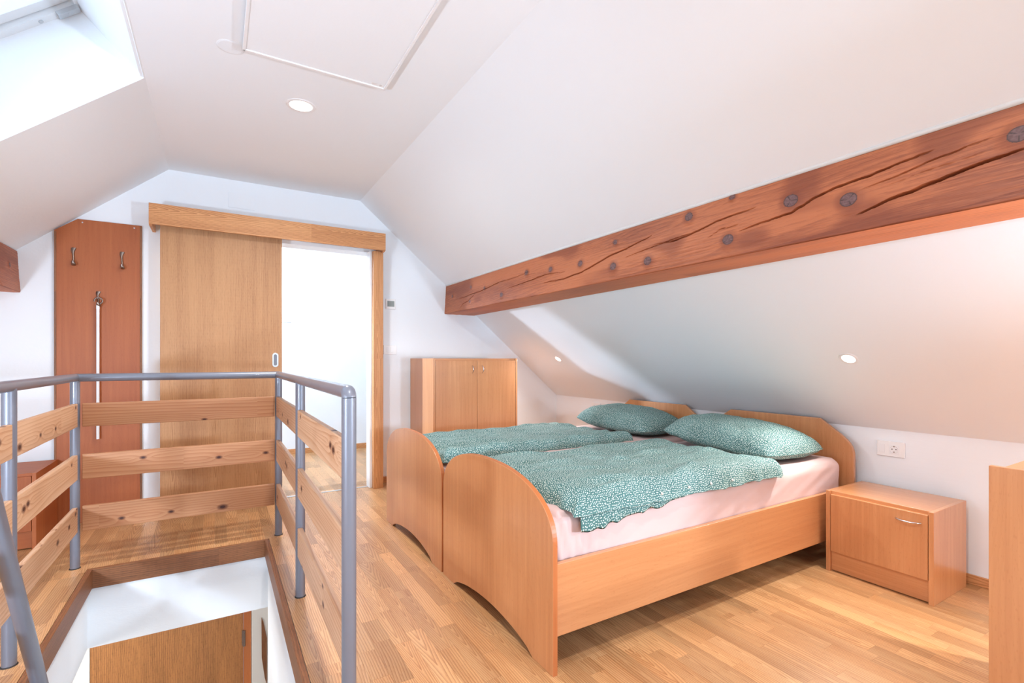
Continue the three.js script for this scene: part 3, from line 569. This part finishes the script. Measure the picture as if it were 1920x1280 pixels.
// duvets: closed padded sheets; c = corners (x, z) for (u, v) = 00, 10, 11, 01
function duvet(label, c, top, seed, hemEdge, drop) {
  const nu = 170, nv = 120, pos = [], uv = [], idx = [];
  const L = Math.hypot(c[1][0] - c[0][0], c[1][1] - c[0][1]), D = Math.hypot(c[3][0] - c[0][0], c[3][1] - c[0][1]);
  const at = (u, v, layer) => {
    let x = (1 - u) * (1 - v) * c[0][0] + u * (1 - v) * c[1][0] + u * v * c[2][0] + (1 - u) * v * c[3][0];
    let z = (1 - u) * (1 - v) * c[0][1] + u * (1 - v) * c[1][1] + u * v * c[2][1] + (1 - u) * v * c[3][1];
    const eu = Math.min(u, 1 - u) * L, ev = Math.min(v, 1 - v) * D, e = Math.min(eu, ev) + 0.0001;
    const ruff = (vnoise(u * 26, v * 22, seed) - 0.5) * 0.022 * Math.exp(-e / 0.06);
    x += ruff; z += (vnoise(u * 30, v * 20, seed + 1) - 0.5) * 0.020 * Math.exp(-e / 0.06);
    const puff = Math.sqrt(1 - (1 - Math.min(1, e / 0.075)) ** 2);
    let base = 0.533 + drop(x, z);
    const folds = 0.024 * (vnoise(u * 2.6 + v * 2.2, v * 9 - u * 2.0, seed + 2) - 0.4) + 0.015 * (vnoise(u * 5 + v * 3, v * 19 - u * 6, seed + 3) - 0.5) + 0.004 * (vnoise(u * 30, v * 24, seed + 4) - 0.5) + 0.008 * Math.max(0, Math.sin((v * 7 + u * 5 + 1.3 * vnoise(u * 3, v * 3, seed + 6)) * 3.1)) ** 3;
    const y = layer ? base + puff * (top(u, v)) + folds * puff : base + 0.002;
    return [x, y, z];
  };
  for (let l = 0; l < 2; l++) for (let j = 0; j <= nv; j++) for (let i = 0; i <= nu; i++) { const u = i / nu, v = j / nv, p = at(u, v, l === 0); pos.push(...p); uv.push(u * L, v * D); }
  const K = (nu + 1) * (nv + 1);
  arcUV(pos, uv, nu, nv);
  const up = (a, b, d, e, f) => { if (f) idx.push(a, b, d, a, d, e); else idx.push(a, d, b, a, e, d); };
  const A = c[0], B = c[1], Dd = c[3], flip = ((B[0] - A[0]) * (Dd[1] - A[1]) - (B[1] - A[1]) * (Dd[0] - A[0])) < 0;
  for (let j = 0; j < nv; j++) for (let i = 0; i < nu; i++) { const a = j * (nu + 1) + i, b = a + 1, d = b + nu + 1, e = a + nu + 1; up(a, b, d, e, flip); up(a + K, b + K, d + K, e + K, !flip); }
  const edge = []; for (let i = 0; i < nu; i++) { edge.push([i, i + 1]); const o = nv * (nu + 1); edge.push([o + i + 1, o + i]); } for (let j = 0; j < nv; j++) { edge.push([(j + 1) * (nu + 1), j * (nu + 1)]); edge.push([j * (nu + 1) + nu, (j + 1) * (nu + 1) + nu]); }
  for (const [a, b] of edge) { if (flip) idx.push(a, a + K, b, b, a + K, b + K); else idx.push(a, b, a + K, b, b + K, a + K); }
  const g = new THREE.BufferGeometry(); g.setAttribute('position', new THREE.Float32BufferAttribute(pos, 3)); g.setAttribute('uv', new THREE.Float32BufferAttribute(uv, 2)); g.setIndex(idx); g.computeVertexNormals();
  const m = mesh('duvet', g, M.quilt); tag(m, label, 'duvet');
  return { m, at };
}
duvet('teal dotted duvet folded back on the bed beside the cupboard', [[1.03, -2.40], [2.40, -2.42], [2.36, -3.21], [1.03, -3.20]], (u, v) => 0.042 + 0.034 * Math.exp(-((v / 0.11) ** 2)), 611, null, () => 0.0);
{
  const { m, at } = duvet('teal dotted duvet lying askew on the bed beside the nightstand, corner over the edge', [[1.09, -1.372], [2.36, -1.362], [2.44, -2.23], [1.03, -2.265]], (u, v) => 0.05 + 0.02 * Math.exp(-((v / 0.3) ** 2)), 633, null, (x, z) => -0.35 * Math.max(0, z + 1.43) ** 1.1);
  // the under layer of the folded cover shows below the hem, with the row of buttons on the hem
  const pos = [], uv = [], idx = [], nu = 150, nv = 16;
  for (let s = 0; s < 2; s++) for (let j = 0; j <= nv; j++) for (let i = 0; i <= nu; i++) {
    const u = i / nu, v = j / nv, x = 1.115 + 0.62 * u, ru = (vnoise(u * 18, 3, 640) - 0.5), hang = (0.072 * (1 - u) ** 0.8 + 0.006) * (1 + 0.3 * ru);
    const q = v * 0.16, over = Math.max(0, q - 0.10) / 0.06;       // lies flat, then turns down over the edge of the mattress
    const z = -1.50 + Math.min(q, 0.10) + (1 - Math.exp(-over * 2.2)) * 0.028 + 0.006 * Math.sin(u * 31 + 2 * ru) * over + (s ? -0.003 : 0), y = 0.5375 - hang * over ** 1.3 + 0.006 * (vnoise(u * 20, v * 3, 641) - 0.3) * (1 - over) - (s ? 0.003 : -0.004);
    pos.push(x, y, z); uv.push(u * 0.62, v * 0.2);
  }
  const K = (nu + 1) * (nv + 1);
  for (let j = 0; j < nv; j++) for (let i = 0; i < nu; i++) { const a = j * (nu + 1) + i, b = a + 1, d = b + nu + 1, e = a + nu + 1; idx.push(a, d, b, a, e, d, a + K, b + K, d + K, a + K, d + K, e + K); }
  for (let i = 0; i < nu; i++) { const a = nv * (nu + 1) + i; idx.push(a, a + K, a + 1, a + 1, a + K, a + 1 + K); }
  const g = new THREE.BufferGeometry(); g.setAttribute('position', new THREE.Float32BufferAttribute(pos, 3)); g.setAttribute('uv', new THREE.Float32BufferAttribute(uv, 2)); g.setIndex(idx); g.computeVertexNormals();
  mesh('under_layer', g, M.quilt, m);
  for (const u of [0.33, 0.46, 0.58, 0.69]) { const p = at(u, 0.006, true); const b = cyl(V(0, 0, 0), V(0, 0.003, 0.0035), 0.0055, 16); b.translate(p[0], p[1] + 0.0005, p[2] - 0.002); mesh('button', b, M.plasticEdge, m); }
}
function pillow(label, pos, rot, L, Wd, T, seed) {
  const n = 70, pos2 = [], uv = [], idx = [];
  for (let l = 0; l < 2; l++) for (let j = 0; j <= n; j++) for (let i = 0; i <= n; i++) {
    const a = i / n * 2 - 1, b = j / n * 2 - 1;
    const pin = 1 - 0.10 * (1 - Math.abs(a) ** 2) * Math.abs(b) ** 2.0, pin2 = 1 - 0.07 * (1 - b * b) * a * a;
    const x = a * Math.sqrt(1 - 0.26 * b * b) * L / 2 * pin2, z = b * Math.sqrt(1 - 0.26 * a * a) * Wd / 2 * pin;
    const f = Math.max(0, (1 - Math.abs(a) ** 3.2)) ** 0.5 * Math.max(0, (1 - Math.abs(b) ** 2.8)) ** 0.5;
    const wr2 = 0.012 * (vnoise(a * 3 + 9, b * 3 + 7, seed) - 0.5) + 0.010 * (vnoise(a * 9, b * 7, seed + 1) - 0.5) * (0.3 + Math.max(Math.abs(a), Math.abs(b)));
    const h = l === 0 ? 0.68 * T * f : -0.32 * T * f;
    pos2.push(x, h + wr2 * Math.min(1, f * 2), z); uv.push(x + 0.1 * seed, z);
  }
  arcUV(pos2, uv, n, n);
  const K = (n + 1) * (n + 1);
  for (let j = 0; j < n; j++) for (let i = 0; i < n; i++) { const a = j * (n + 1) + i, b = a + 1, d = b + n + 1, e = a + n + 1; idx.push(a, d, b, a, e, d, a + K, b + K, d + K, a + K, d + K, e + K); }
  const g = new THREE.BufferGeometry(); g.setAttribute('position', new THREE.Float32BufferAttribute(pos2, 3)); g.setAttribute('uv', new THREE.Float32BufferAttribute(uv, 2)); g.setIndex(idx);
  g.computeVertexNormals();
  const m = mesh('pillow', g, M.quilt); m.position.set(...pos); m.rotation.set(...rot); tag(m, label, 'pillow');
}
pillow('teal dotted pillow against the headboard of the bed beside the cupboard', [2.69, 0.604, -2.76], [0.0, Math.PI / 2 + 0.06, 0.05], 0.80, 0.52, 0.180, 701);
pillow('teal dotted pillow against the headboard of the bed beside the nightstand', [2.67, 0.604, -1.835], [0.0, Math.PI / 2 - 0.07, 0.05], 0.86, 0.54, 0.180, 713);

// ---------------------------------------------------------------- cabinets
function bowHandle(len, out) { const pts = []; for (let i = 0; i <= 10; i++) { const t = i / 10; pts.push(V((t - 0.5) * len, 0, out * Math.sin(Math.PI * t) ** 0.6)); } return tube(pts, 0.004, 12, false, 24); }
{ // nightstand, front faces -x
  const o = thing('nightstand', 'low beech nightstand with a flap door beside the nearer bed', 'nightstand', [2.685, 0, -1.12]);
  const D = 0.372, h2 = 0.222, Hh = 0.409;
  for (const s of [-1, 1]) mesh('side_panel', board(0, D, 0, Hh, s > 0 ? h2 - 0.019 : -h2, s > 0 ? h2 : -h2 + 0.019, 'y'), M.beech, o);
  mesh('top', board(0.016, D, Hh - 0.019, Hh - 0.0005, -h2 + 0.019, h2 - 0.019, 'z'), M.beech, o);
  mesh('plinth', board(0.018, 0.034, 0.004, 0.100, -h2 + 0.019, h2 - 0.019, 'z'), M.beech, o);
  mesh('back_panel', board(D - 0.01, D - 0.004, 0.02, Hh - 0.019, -h2 + 0.019, h2 - 0.019, 'y'), M.beech, o);
  mesh('shelf', board(0.034, D - 0.01, 0.09, 0.106, -h2 + 0.019, h2 - 0.019, 'z'), M.beech, o);
  const d = mesh('door', board(0.001, 0.018, 0.104, 0.392, -h2 + 0.0215, h2 - 0.0215, 'y'), M.beech, o);
  const hg = bowHandle(0.094, 0.026); hg.rotateY(-Math.PI / 2); hg.rotateX(0); hg.translate(0.001, 0.350, 0.128); const hm = mesh('handle', hg, M.chrome, d);
}
{ // cupboard by the back wall, front faces +z
  const o = thing('cupboard', 'waist-high beech cupboard with two doors against the back wall', 'cupboard', [1.888, 0, -4.0]);
  const w = 0.397, zf = 0.28, zb = -0.262, H = 1.088;
  for (const s of [-1, 1]) mesh('side_panel', board(s > 0 ? w - 0.018 : -w, s > 0 ? w : -w + 0.018, 0, H, zb, zf, 'y'), M.beech, o);
  mesh('top', board(-w + 0.018, w - 0.018, H - 0.019, H - 0.0006, zb, zf - 0.016, 'x'), M.beech, o);
  mesh('bottom', board(-w + 0.018, w - 0.018, 0.08, 0.098, zb, zf - 0.02, 'x'), M.beech, o);
  mesh('plinth', board(-w + 0.018, w - 0.018, 0.0, 0.08, zf - 0.05, zf - 0.034, 'x'), M.beech, o);
  mesh('back_panel', board(-w + 0.018, w - 0.018, 0.08, H - 0.02, zb, zb + 0.006, 'y'), M.beech, o);
  for (const s of [-1, 1]) {
    const d = mesh('door', board(s > 0 ? 0.0015 : -w + 0.0205, s > 0 ? w - 0.0205 : -0.0015, 0.1, 1.070, zf - 0.018, zf - 0.001, 'y'), M.beech, o);
    const hg = bowHandle(0.062, 0.024); hg.rotateZ(Math.PI / 2); hg.translate(s * 0.047, 0.995, zf - 0.001); mesh('handle', hg, M.chrome, d);
  }
}
{ // low cabinet at the left behind the railing, front faces +z
  const o = thing('low_cabinet', 'low beech cabinet behind the railing under the coat panel', 'cabinet', [-1.105, 0, -4.03]);
  const w = 0.222, zf = 0.225, zb = -0.222, H = 0.432;
  for (const s of [-1, 1]) mesh('side_panel', board(s > 0 ? w - 0.019 : -w, s > 0 ? w : -w + 0.019, 0, H, zb, zf, 'y'), M.cherry, o);
  mesh('top', board(-w + 0.019, w - 0.019, H - 0.019, H - 0.0005, zb, zf - 0.016, 'x'), M.cherry, o);
  mesh('plinth', board(-w + 0.019, w - 0.019, 0.004, 0.1, zf - 0.034, zf - 0.018, 'x'), M.cherry, o);
  mesh('shelf', board(-w + 0.019, w - 0.019, 0.09, 0.106, zb, zf - 0.034, 'x'), M.cherry, o);
  mesh('back_panel', board(-w + 0.019, w - 0.019, 0.02, H - 0.02, zb, zb + 0.006, 'y'), M.cherry, o);
  const d = mesh('door', board(-w + 0.0215, w - 0.0215, 0.104, H - 0.017, zf - 0.018, zf - 0.001, 'y'), M.cherry, o);
  const hg = bowHandle(0.094, 0.026); hg.translate(-0.1, 0.36, zf - 0.001); mesh('handle', hg, M.chrome, d);
}
{ // tall-sided chest at the right edge of the picture, front faces -x
  const o = thing('chest', 'beech chest cut off by the right edge of the picture, facing the beds', 'chest', [2.014, 0, -0.32]);
  mesh('front_panel', board(0, 0.02, 0.0, 0.757, -0.22, 0.22, 'y'), M.beech, o);
  mesh('top', board(0.02, 0.40, 0.735, 0.755, -0.192, 0.192, 'x'), M.beech, o);
  for (const s of [-1, 1]) mesh('side_panel', board(0.02, 0.40, 0, 0.735, s > 0 ? 0.174 : -0.192, s > 0 ? 0.192 : -0.174, 'y'), M.beech, o);
  mesh('back_panel', board(0.38, 0.398, 0.02, 0.735, -0.174, 0.174, 'y'), M.beech, o);
}

// ---------------------------------------------------------------- coat panel, hooks, pole
{
  const o = thing('coat_panel', 'tall reddish beech coat panel with slanted top corner and three metal hooks', 'coat rack', [0, 0, ZB]);
  const out = [[-0.902, 0.0], [-0.447, 0.0], [-0.447, 2.006], [-0.786, 2.006], [-0.902, 1.918]];
  mesh('panel', woodUV(extrudeXY(out, 0.004, 0.024, 0.002), 'y', 1, 1, 0.4, 0.33), M.cherry, o);
  for (const x of [-0.902 + 0.005, -0.447 - 0.005]) mesh('edge_band', board(x - 0.006, x + 0.006, 0.001, x < -0.6 ? 1.912 : 2.003, 0.002, 0.0262, 'y', 0.004), M.darkOak, o);
  const hook = (x, y, k) => {
    const pts = [V(x + 0.004, y, 0.027), V(x, y - 0.03, 0.029), V(x + 0.002, y - 0.07, 0.031), V(x + 0.004, y - 0.098, 0.036), V(x + 0.006, y - 0.115, 0.048), V(x + 0.006, y - 0.108, 0.060), V(x + 0.004, y - 0.090, 0.064)];
    const body = tube(pts.map((p) => V(p.x, y + (p.y - y) * k, p.z)), 0.0065, 14, false, 40), p = body.attributes.position;
    for (let i = 0; i < p.count; i++) { const t = clamp((y - p.getY(i)) / (0.115 * k)); const cx = x + 0.004; p.setX(i, cx + (p.getX(i) - cx) * (1.9 - 1.1 * sstep(0, 0.45, t) + 1.0 * sstep(0.75, 1, t))); }
    body.computeVertexNormals(); mesh('hook', body, M.bronze, o);
  };
  hook(-0.808, 1.812, 1); hook(-0.556, 1.812, 1); hook(-0.682, 1.534, 0.85);
  for (const [x, y] of [[-0.762, 1.985], [-0.488, 1.985]]) mesh('screw', cyl(V(x, y, 0.0235), V(x, y, 0.0255), 0.0045, 14), M.alu, o);
  const p = thing('window_pole', 'white rod with a curled metal hook hanging on the lowest hook of the coat panel', 'pole', [-0.678, 0.55, ZB + 0.054]);
  mesh('rod', [cyl(V(0, 0, 0), V(0, 0.875, 0), 0.0085, 16)], M.white, p);
  mesh('ferrule', cyl(V(0, 0.865, 0), V(0, 0.897, 0), 0.0095, 16), M.white, p);
  const hk = []; for (let i = 0; i <= 16; i++) { const t = -1.2 + i / 16 * 4.6; hk.push(V(0.003 + 0.021 * Math.cos(t), 0.918 + 0.021 * Math.sin(t), 0.004)); }
  mesh('hook_end', [tube([V(0, 0.89, 0), V(0.001, 0.9, 0.002), ...hk], 0.0045, 12, false, 60)], M.bronze, p);
}

// ---------------------------------------------------------------- fittings on walls and ceiling
{
  const o = thing('thermostat', 'small white wall thermostat with grey display beside the door post', 'thermostat', [1.314, 1.567, ZB]);
  mesh('housing', box(-0.043, 0.043, -0.045, 0.045, 0, 0.014, 0.004), M.plastic, o);
  mesh('bezel', box(-0.034, 0.034, -0.030, 0.034, 0.014, 0.016, 0.001), M.white, o);
  mesh('display', box(-0.031, 0.031, -0.024, 0.026, 0.0155, 0.0168, 0.0005), M.lcd, o);
}
{
  const o = thing('light_switch', 'white double light switch on the back wall beside the door post', 'switch', [1.31, 1.163, ZB]);
  mesh('plate', box(-0.058, 0.058, -0.040, 0.040, 0, 0.009, 0.003), M.plastic, o);
  for (const x of [-0.030, 0.004]) mesh('rocker', box(x, x + 0.026, -0.022, 0.024, 0.008, 0.0125, 0.002), M.white, o);
}
function socket(name, label, x, y, z, two, turn, mirror) {
  const o = thing(name, label, 'socket', [x, y, z]); o.rotation.y = turn;
  mesh('plate', box(-0.064, 0.064, -0.041, 0.041, 0, 0.010, 0.003), M.plastic, o);
  const cx = mirror ? -0.017 : 0.017;
  mesh('blank_module', box(-cx * 2.2 - 0.012, -cx * 2.2 + 0.012, -0.024, 0.024, 0.0095, 0.0115, 0.001), M.white, o);
  const ring = new THREE.LatheGeometry([[0.0165, -0.006], [0.0165, 0.0015], [0.0185, 0.003], [0.0215, 0.003], [0.022, 0.0]].map(([r, h]) => new THREE.Vector2(r, h)), 32); ring.rotateX(Math.PI / 2); ring.translate(cx, 0, 0.010);
  mesh('outlet', [box(cx - 0.024, cx + 0.024, -0.024, 0.024, 0.0095, 0.0112, 0.001), ring], M.white, o);
  for (const s of [-1, 1]) mesh('pin_hole', cyl(V(cx + s * 0.009, 0, 0.0105), V(cx + s * 0.009, 0, 0.0118), 0.0027, 12), M.dark, o);
  for (const s of [-1, 1]) mesh('earth_clip', box(cx - 0.003, cx + 0.003, s > 0 ? 0.012 : -0.0175, s > 0 ? 0.0175 : -0.012, 0.011, 0.0125), M.bronze, o);
}
socket('wall_socket', 'white wall socket with blank module on the knee wall above the nightstand', XR, 0.598, -1.227, true, -Math.PI / 2, false);
socket('wall_socket', 'white wall socket on the knee wall behind the far pillow', XR, 0.620, -3.631, true, -Math.PI / 2, true);
socket('wall_socket', 'white wall socket on the wall of the room beyond the sliding door', 0.66, 1.54, ZN, false, 0, true);
{
  const o = mesh('cover_plate', [box(0.075, 0.253, 2.226, 2.342, ZB, ZB + 0.005, 0.002)], M.wall); tag(o, 'flush white cover plate on the back wall above the door pelmet', 'cover plate');
}
{ // infrared heating panel
  const o = thing('heating_panel', 'flat white infrared heating panel screwed under the ceiling', 'heater', [0.405, CY, -1.8]);
  const x0 = -0.31, x1 = 0.308, z0 = -0.607, z1 = 0.607;
  mesh('panel', box(x0 + 0.012, x1 - 0.012, -0.026, -0.020, z0 + 0.012, z1 - 0.012), M.wall, o);
  mesh('frame', [box(x0, x0 + 0.012, -0.031, -0.012, z0, z1, 0.002), box(x1 - 0.012, x1, -0.031, -0.012, z0, z1, 0.002), box(x0, x1, -0.031, -0.012, z0, z0 + 0.012, 0.002), box(x0, x1, -0.031, -0.012, z1 - 0.012, z1, 0.002)], M.white, o);
  for (const [x, z] of [[-0.27, -0.57], [0.27, -0.57], [-0.27, 0.57], [0.27, 0.57]]) mesh('spacer', cyl(V(x, -0.013, z), V(x, 0, z), 0.012, 16), M.white, o);
  const cv = document.createElement('canvas'); cv.width = 256; cv.height = 96; const c2 = cv.getContext('2d'); c2.fillStyle = '#f4f3f1'; c2.fillRect(0, 0, 256, 96); c2.fillStyle = '#c9c7c5'; for (let i = 0; i < 4; i++) c2.fillRect(18, 18 + i * 17, 110 - i * 16, 7); c2.strokeStyle = '#8d8a88'; c2.lineWidth = 5; c2.beginPath(); c2.arc(196, 46, 22, 0, 7); c2.stroke(); c2.beginPath(); c2.moveTo(186, 52); c2.lineTo(196, 38); c2.lineTo(206, 52); c2.stroke();
  const tx = new THREE.CanvasTexture(cv); tx.colorSpace = THREE.SRGBColorSpace;
  const sg = new THREE.PlaneGeometry(0.058, 0.022); sg.rotateX(Math.PI / 2); sg.rotateY(0);
  const sp = mesh('sticker', sg, std({ map: tx, roughness: 0.5 }), o); sp.position.set(0.262, -0.0266, -0.580);
}
{
  const g = new THREE.LatheGeometry([[0, -0.003], [0.040, -0.003], [0.050, -0.0025], [0.054, 0]].map(([r, h]) => new THREE.Vector2(r, h)), 40);
  const o = mesh('ceiling_vent', g, M.wall); o.position.set(0.052, CY, -2.462); tag(o, 'round white ceiling cap beside the corner of the heating panel', 'ceiling cap');
}
// lamps
function downlight(label, x, z, group) {
  const o = thing('ceiling_downlight', label, 'downlight', [x, CY, z], group);
  const ring = new THREE.LatheGeometry([[0.056, -0.001], [0.058, -0.004], [0.072, -0.004], [0.075, 0.0]].map(([r, h]) => new THREE.Vector2(r, h)), 48);
  mesh('bezel', ring, M.white, o);
  const d = new THREE.CylinderGeometry(0.057, 0.057, 0.002, 40); d.translate(0, -0.0015, 0); mesh('lamp_lens', d, M.lens, o);
  const l = new THREE.SpotLight(WARM, LAMP_CEILING, 0, 1.5, 1.0, 2); l.position.set(x, CY - 0.012, z); l.target.position.set(x, 0, z); l.castShadow = true; l.shadow.radius = 2.6; scene.add(l, l.target);
}
downlight('round recessed ceiling downlight glowing warm white in front of the heating panel', 0.386, -2.836);
downlight('round recessed ceiling downlight above the stair head, out of the picture', 0.386, -0.45);
downlight('round recessed ceiling downlight near the front gable wall, out of the picture', 0.386, 1.7);
function slopeSpot(label, z, side, I = LAMP_SLOPE) {
  const x = side > 0 ? 2.662 : 0.755 - 2.662, y = slopeY(x), n = side > 0 ? V(-0.642, -0.767, 0) : V(0.642, -0.767, 0);
  const o = thing('recessed_spotlight', label, 'spotlight', [x, y, z]);
  o.quaternion.setFromUnitVectors(V(0, -1, 0), n);
  const ring = new THREE.LatheGeometry([[0.029, 0.0], [0.030, -0.003], [0.040, -0.003], [0.042, 0.0]].map(([r, h]) => new THREE.Vector2(r, h)), 40); mesh('bezel', ring, M.white, o);
  const d = new THREE.CylinderGeometry(0.030, 0.030, 0.002, 32); d.translate(0, -0.0012, 0); mesh('lamp_lens', d, M.lens, o);
  const l = side > 0 ? new THREE.SpotLight(WARM, I, 0, 1.4, 0.8, 2) : new THREE.SpotLight(NEUTRAL, FILL_LEFT, 0, 1.5, 0.3, 2); l.position.set(x + n.x * 0.012, y + n.y * 0.012, z); l.target.position.set(x + n.x, y + n.y, z); l.castShadow = true; l.shadow.radius = 1.5; scene.add(l, l.target);  // left row is added fill, brightening the right slope and the ceiling
}
slopeSpot('small recessed spotlight glowing on the right slope above the far pillow', -3.625, 1);
slopeSpot('small recessed spotlight glowing on the right slope above the nearer headboard', -1.225, 1);
slopeSpot('small recessed spotlight on the right slope beyond the chest, out of the picture', 0.0, 1, LAMP_NEAR);
slopeSpot('added unseen fill spotlight on the left slope opposite the nearer bed', -1.225, -1);
slopeSpot('added unseen fill spotlight on the left slope opposite the chest', 0.0, -1);
slopeSpot('added unseen fill spotlight on the left slope near the front gable', 1.225, -1);
{
  const o = thing('hall_light', 'round hall lamp under the lower ceiling, out of the picture', 'lamp', [-1.3, -0.41, -3.2]);
  const d = new THREE.SphereGeometry(0.12, 32, 12, 0, 7, Math.PI / 2, Math.PI / 2); d.scale(1, 0.5, 1); mesh('lamp_shade', d, M.lens, o);
  const l = new THREE.PointLight(WARM, LAMP_HALL, 0, 2); l.position.set(-1.3, -0.52, -3.2); l.castShadow = true; l.shadow.radius = 4; scene.add(l);
}
function uplight(label, p, t, I, cone = 1.15) {                              // added lamp out of view, standing in for soft daylight on the ceiling
  const o = thing('added_uplight', label, 'lamp', [p[0], 0, p[2]]);
  mesh('base', new THREE.LatheGeometry([[0, 0.02], [0.03, 0.02], [0.12, 0.012], [0.13, 0.004], [0.13, 0]].map(([r, h]) => new THREE.Vector2(r, h)), 40), M.steel, o);
  mesh('pole', cyl(V(0, 0.01, 0), V(0, p[1] - 0.1, 0), 0.011, 20), M.steel, o);
  const dir = V(t[0] - p[0], t[1] - p[1], t[2] - p[2]).normalize(), q = new THREE.Quaternion().setFromUnitVectors(V(0, 1, 0), dir);
  const bowl = new THREE.LatheGeometry([[0.012, -0.10], [0.05, -0.095], [0.10, -0.06], [0.125, -0.01], [0.129, -0.01], [0.104, -0.063], [0.05, -0.099], [0.012, -0.104]].map(([r, h]) => new THREE.Vector2(r, h)), 40); bowl.applyQuaternion(q); bowl.translate(0, p[1], 0); mesh('lamp_bowl', bowl, M.white, o);
  const d = new THREE.CylinderGeometry(0.11, 0.11, 0.003, 36); d.translate(0, -0.035, 0); d.applyQuaternion(q); d.translate(0, p[1], 0); mesh('lamp_lens', d, M.lens, o);
  const l = new THREE.SpotLight(NEUTRAL, I, 0, cone, 0.9, 2); l.position.set(...p); l.target.position.set(...t); l.castShadow = true; l.shadow.radius = 5; scene.add(l, l.target);
}
uplight('added unseen uplight left of the stairwell, brightening the ceiling', [-1.45, 0.80, -0.5], [0.2, 2.43, -4.4], FILL_UP);
uplight('added unseen uplight under the right slope behind the chest, brightening ceiling and back wall', [2.2, 0.95, 0.95], [-0.3, 2.2, -3.4], FILL_UP_RIGHT, 0.85);
{ // added lamps beyond the sliding door: a ceiling fill and a spot for the streak
  const o = thing('added_ceiling_lamp', 'added flat round ceiling lamp, unseen, brightening the room beyond the sliding door', 'lamp', [0.1, CY, -5.2]);
  const d = new THREE.CylinderGeometry(0.2, 0.2, 0.05, 40); d.translate(0, -0.03, 0); mesh('lamp_shade', d, M.lens, o);
  const l = new THREE.PointLight(NEUTRAL, FILL_BEYOND, 0, 2); l.position.set(0.1, CY - 0.14, -5.2); l.castShadow = true; l.shadow.radius = 6; scene.add(l);
  const p = thing('added_streak_lamp', 'added unseen lamp with a tilted shade, throwing a streak of light through the doorway', 'lamp', [-1.2, 0, -5.1]);
  mesh('stem', cyl(V(0, 0, 0), V(-0.08, 1.62, -0.04), 0.012, 16), M.steel, p);
  mesh('base', cyl(V(0, 0, 0), V(0, 0.02, 0), 0.13, 32, 0.12), M.steel, p);
  const at = V(-1.2, 1.58, -5.1), to = V(2.6, 0.45, -3.3), dir = to.clone().sub(at).normalize(), q = new THREE.Quaternion().setFromUnitVectors(V(0, -1, 0), dir);
  const shade = new THREE.LatheGeometry([[0.03, 0.10], [0.05, 0.09], [0.085, -0.005], [0.088, -0.005], [0.053, 0.093], [0.03, 0.104]].map(([r, h]) => new THREE.Vector2(r, h)), 36); shade.applyQuaternion(q); shade.translate(0, 1.58, 0); mesh('lamp_shade', shade, M.white, p);
  const bulb = new THREE.CylinderGeometry(0.07, 0.07, 0.003, 32); bulb.translate(0, 0.012, 0); bulb.applyQuaternion(q); bulb.translate(0, 1.58, 0); mesh('lamp_lens', bulb, M.lens, p);
  const sp = new THREE.SpotLight(NEUTRAL, FILL_STREAK, 0, 0.33, 0.6, 2); sp.position.copy(at); sp.target.position.copy(to); sp.castShadow = true; sp.shadow.radius = 3.5; scene.add(sp, sp.target);
}
renderer.render(scene, camera);
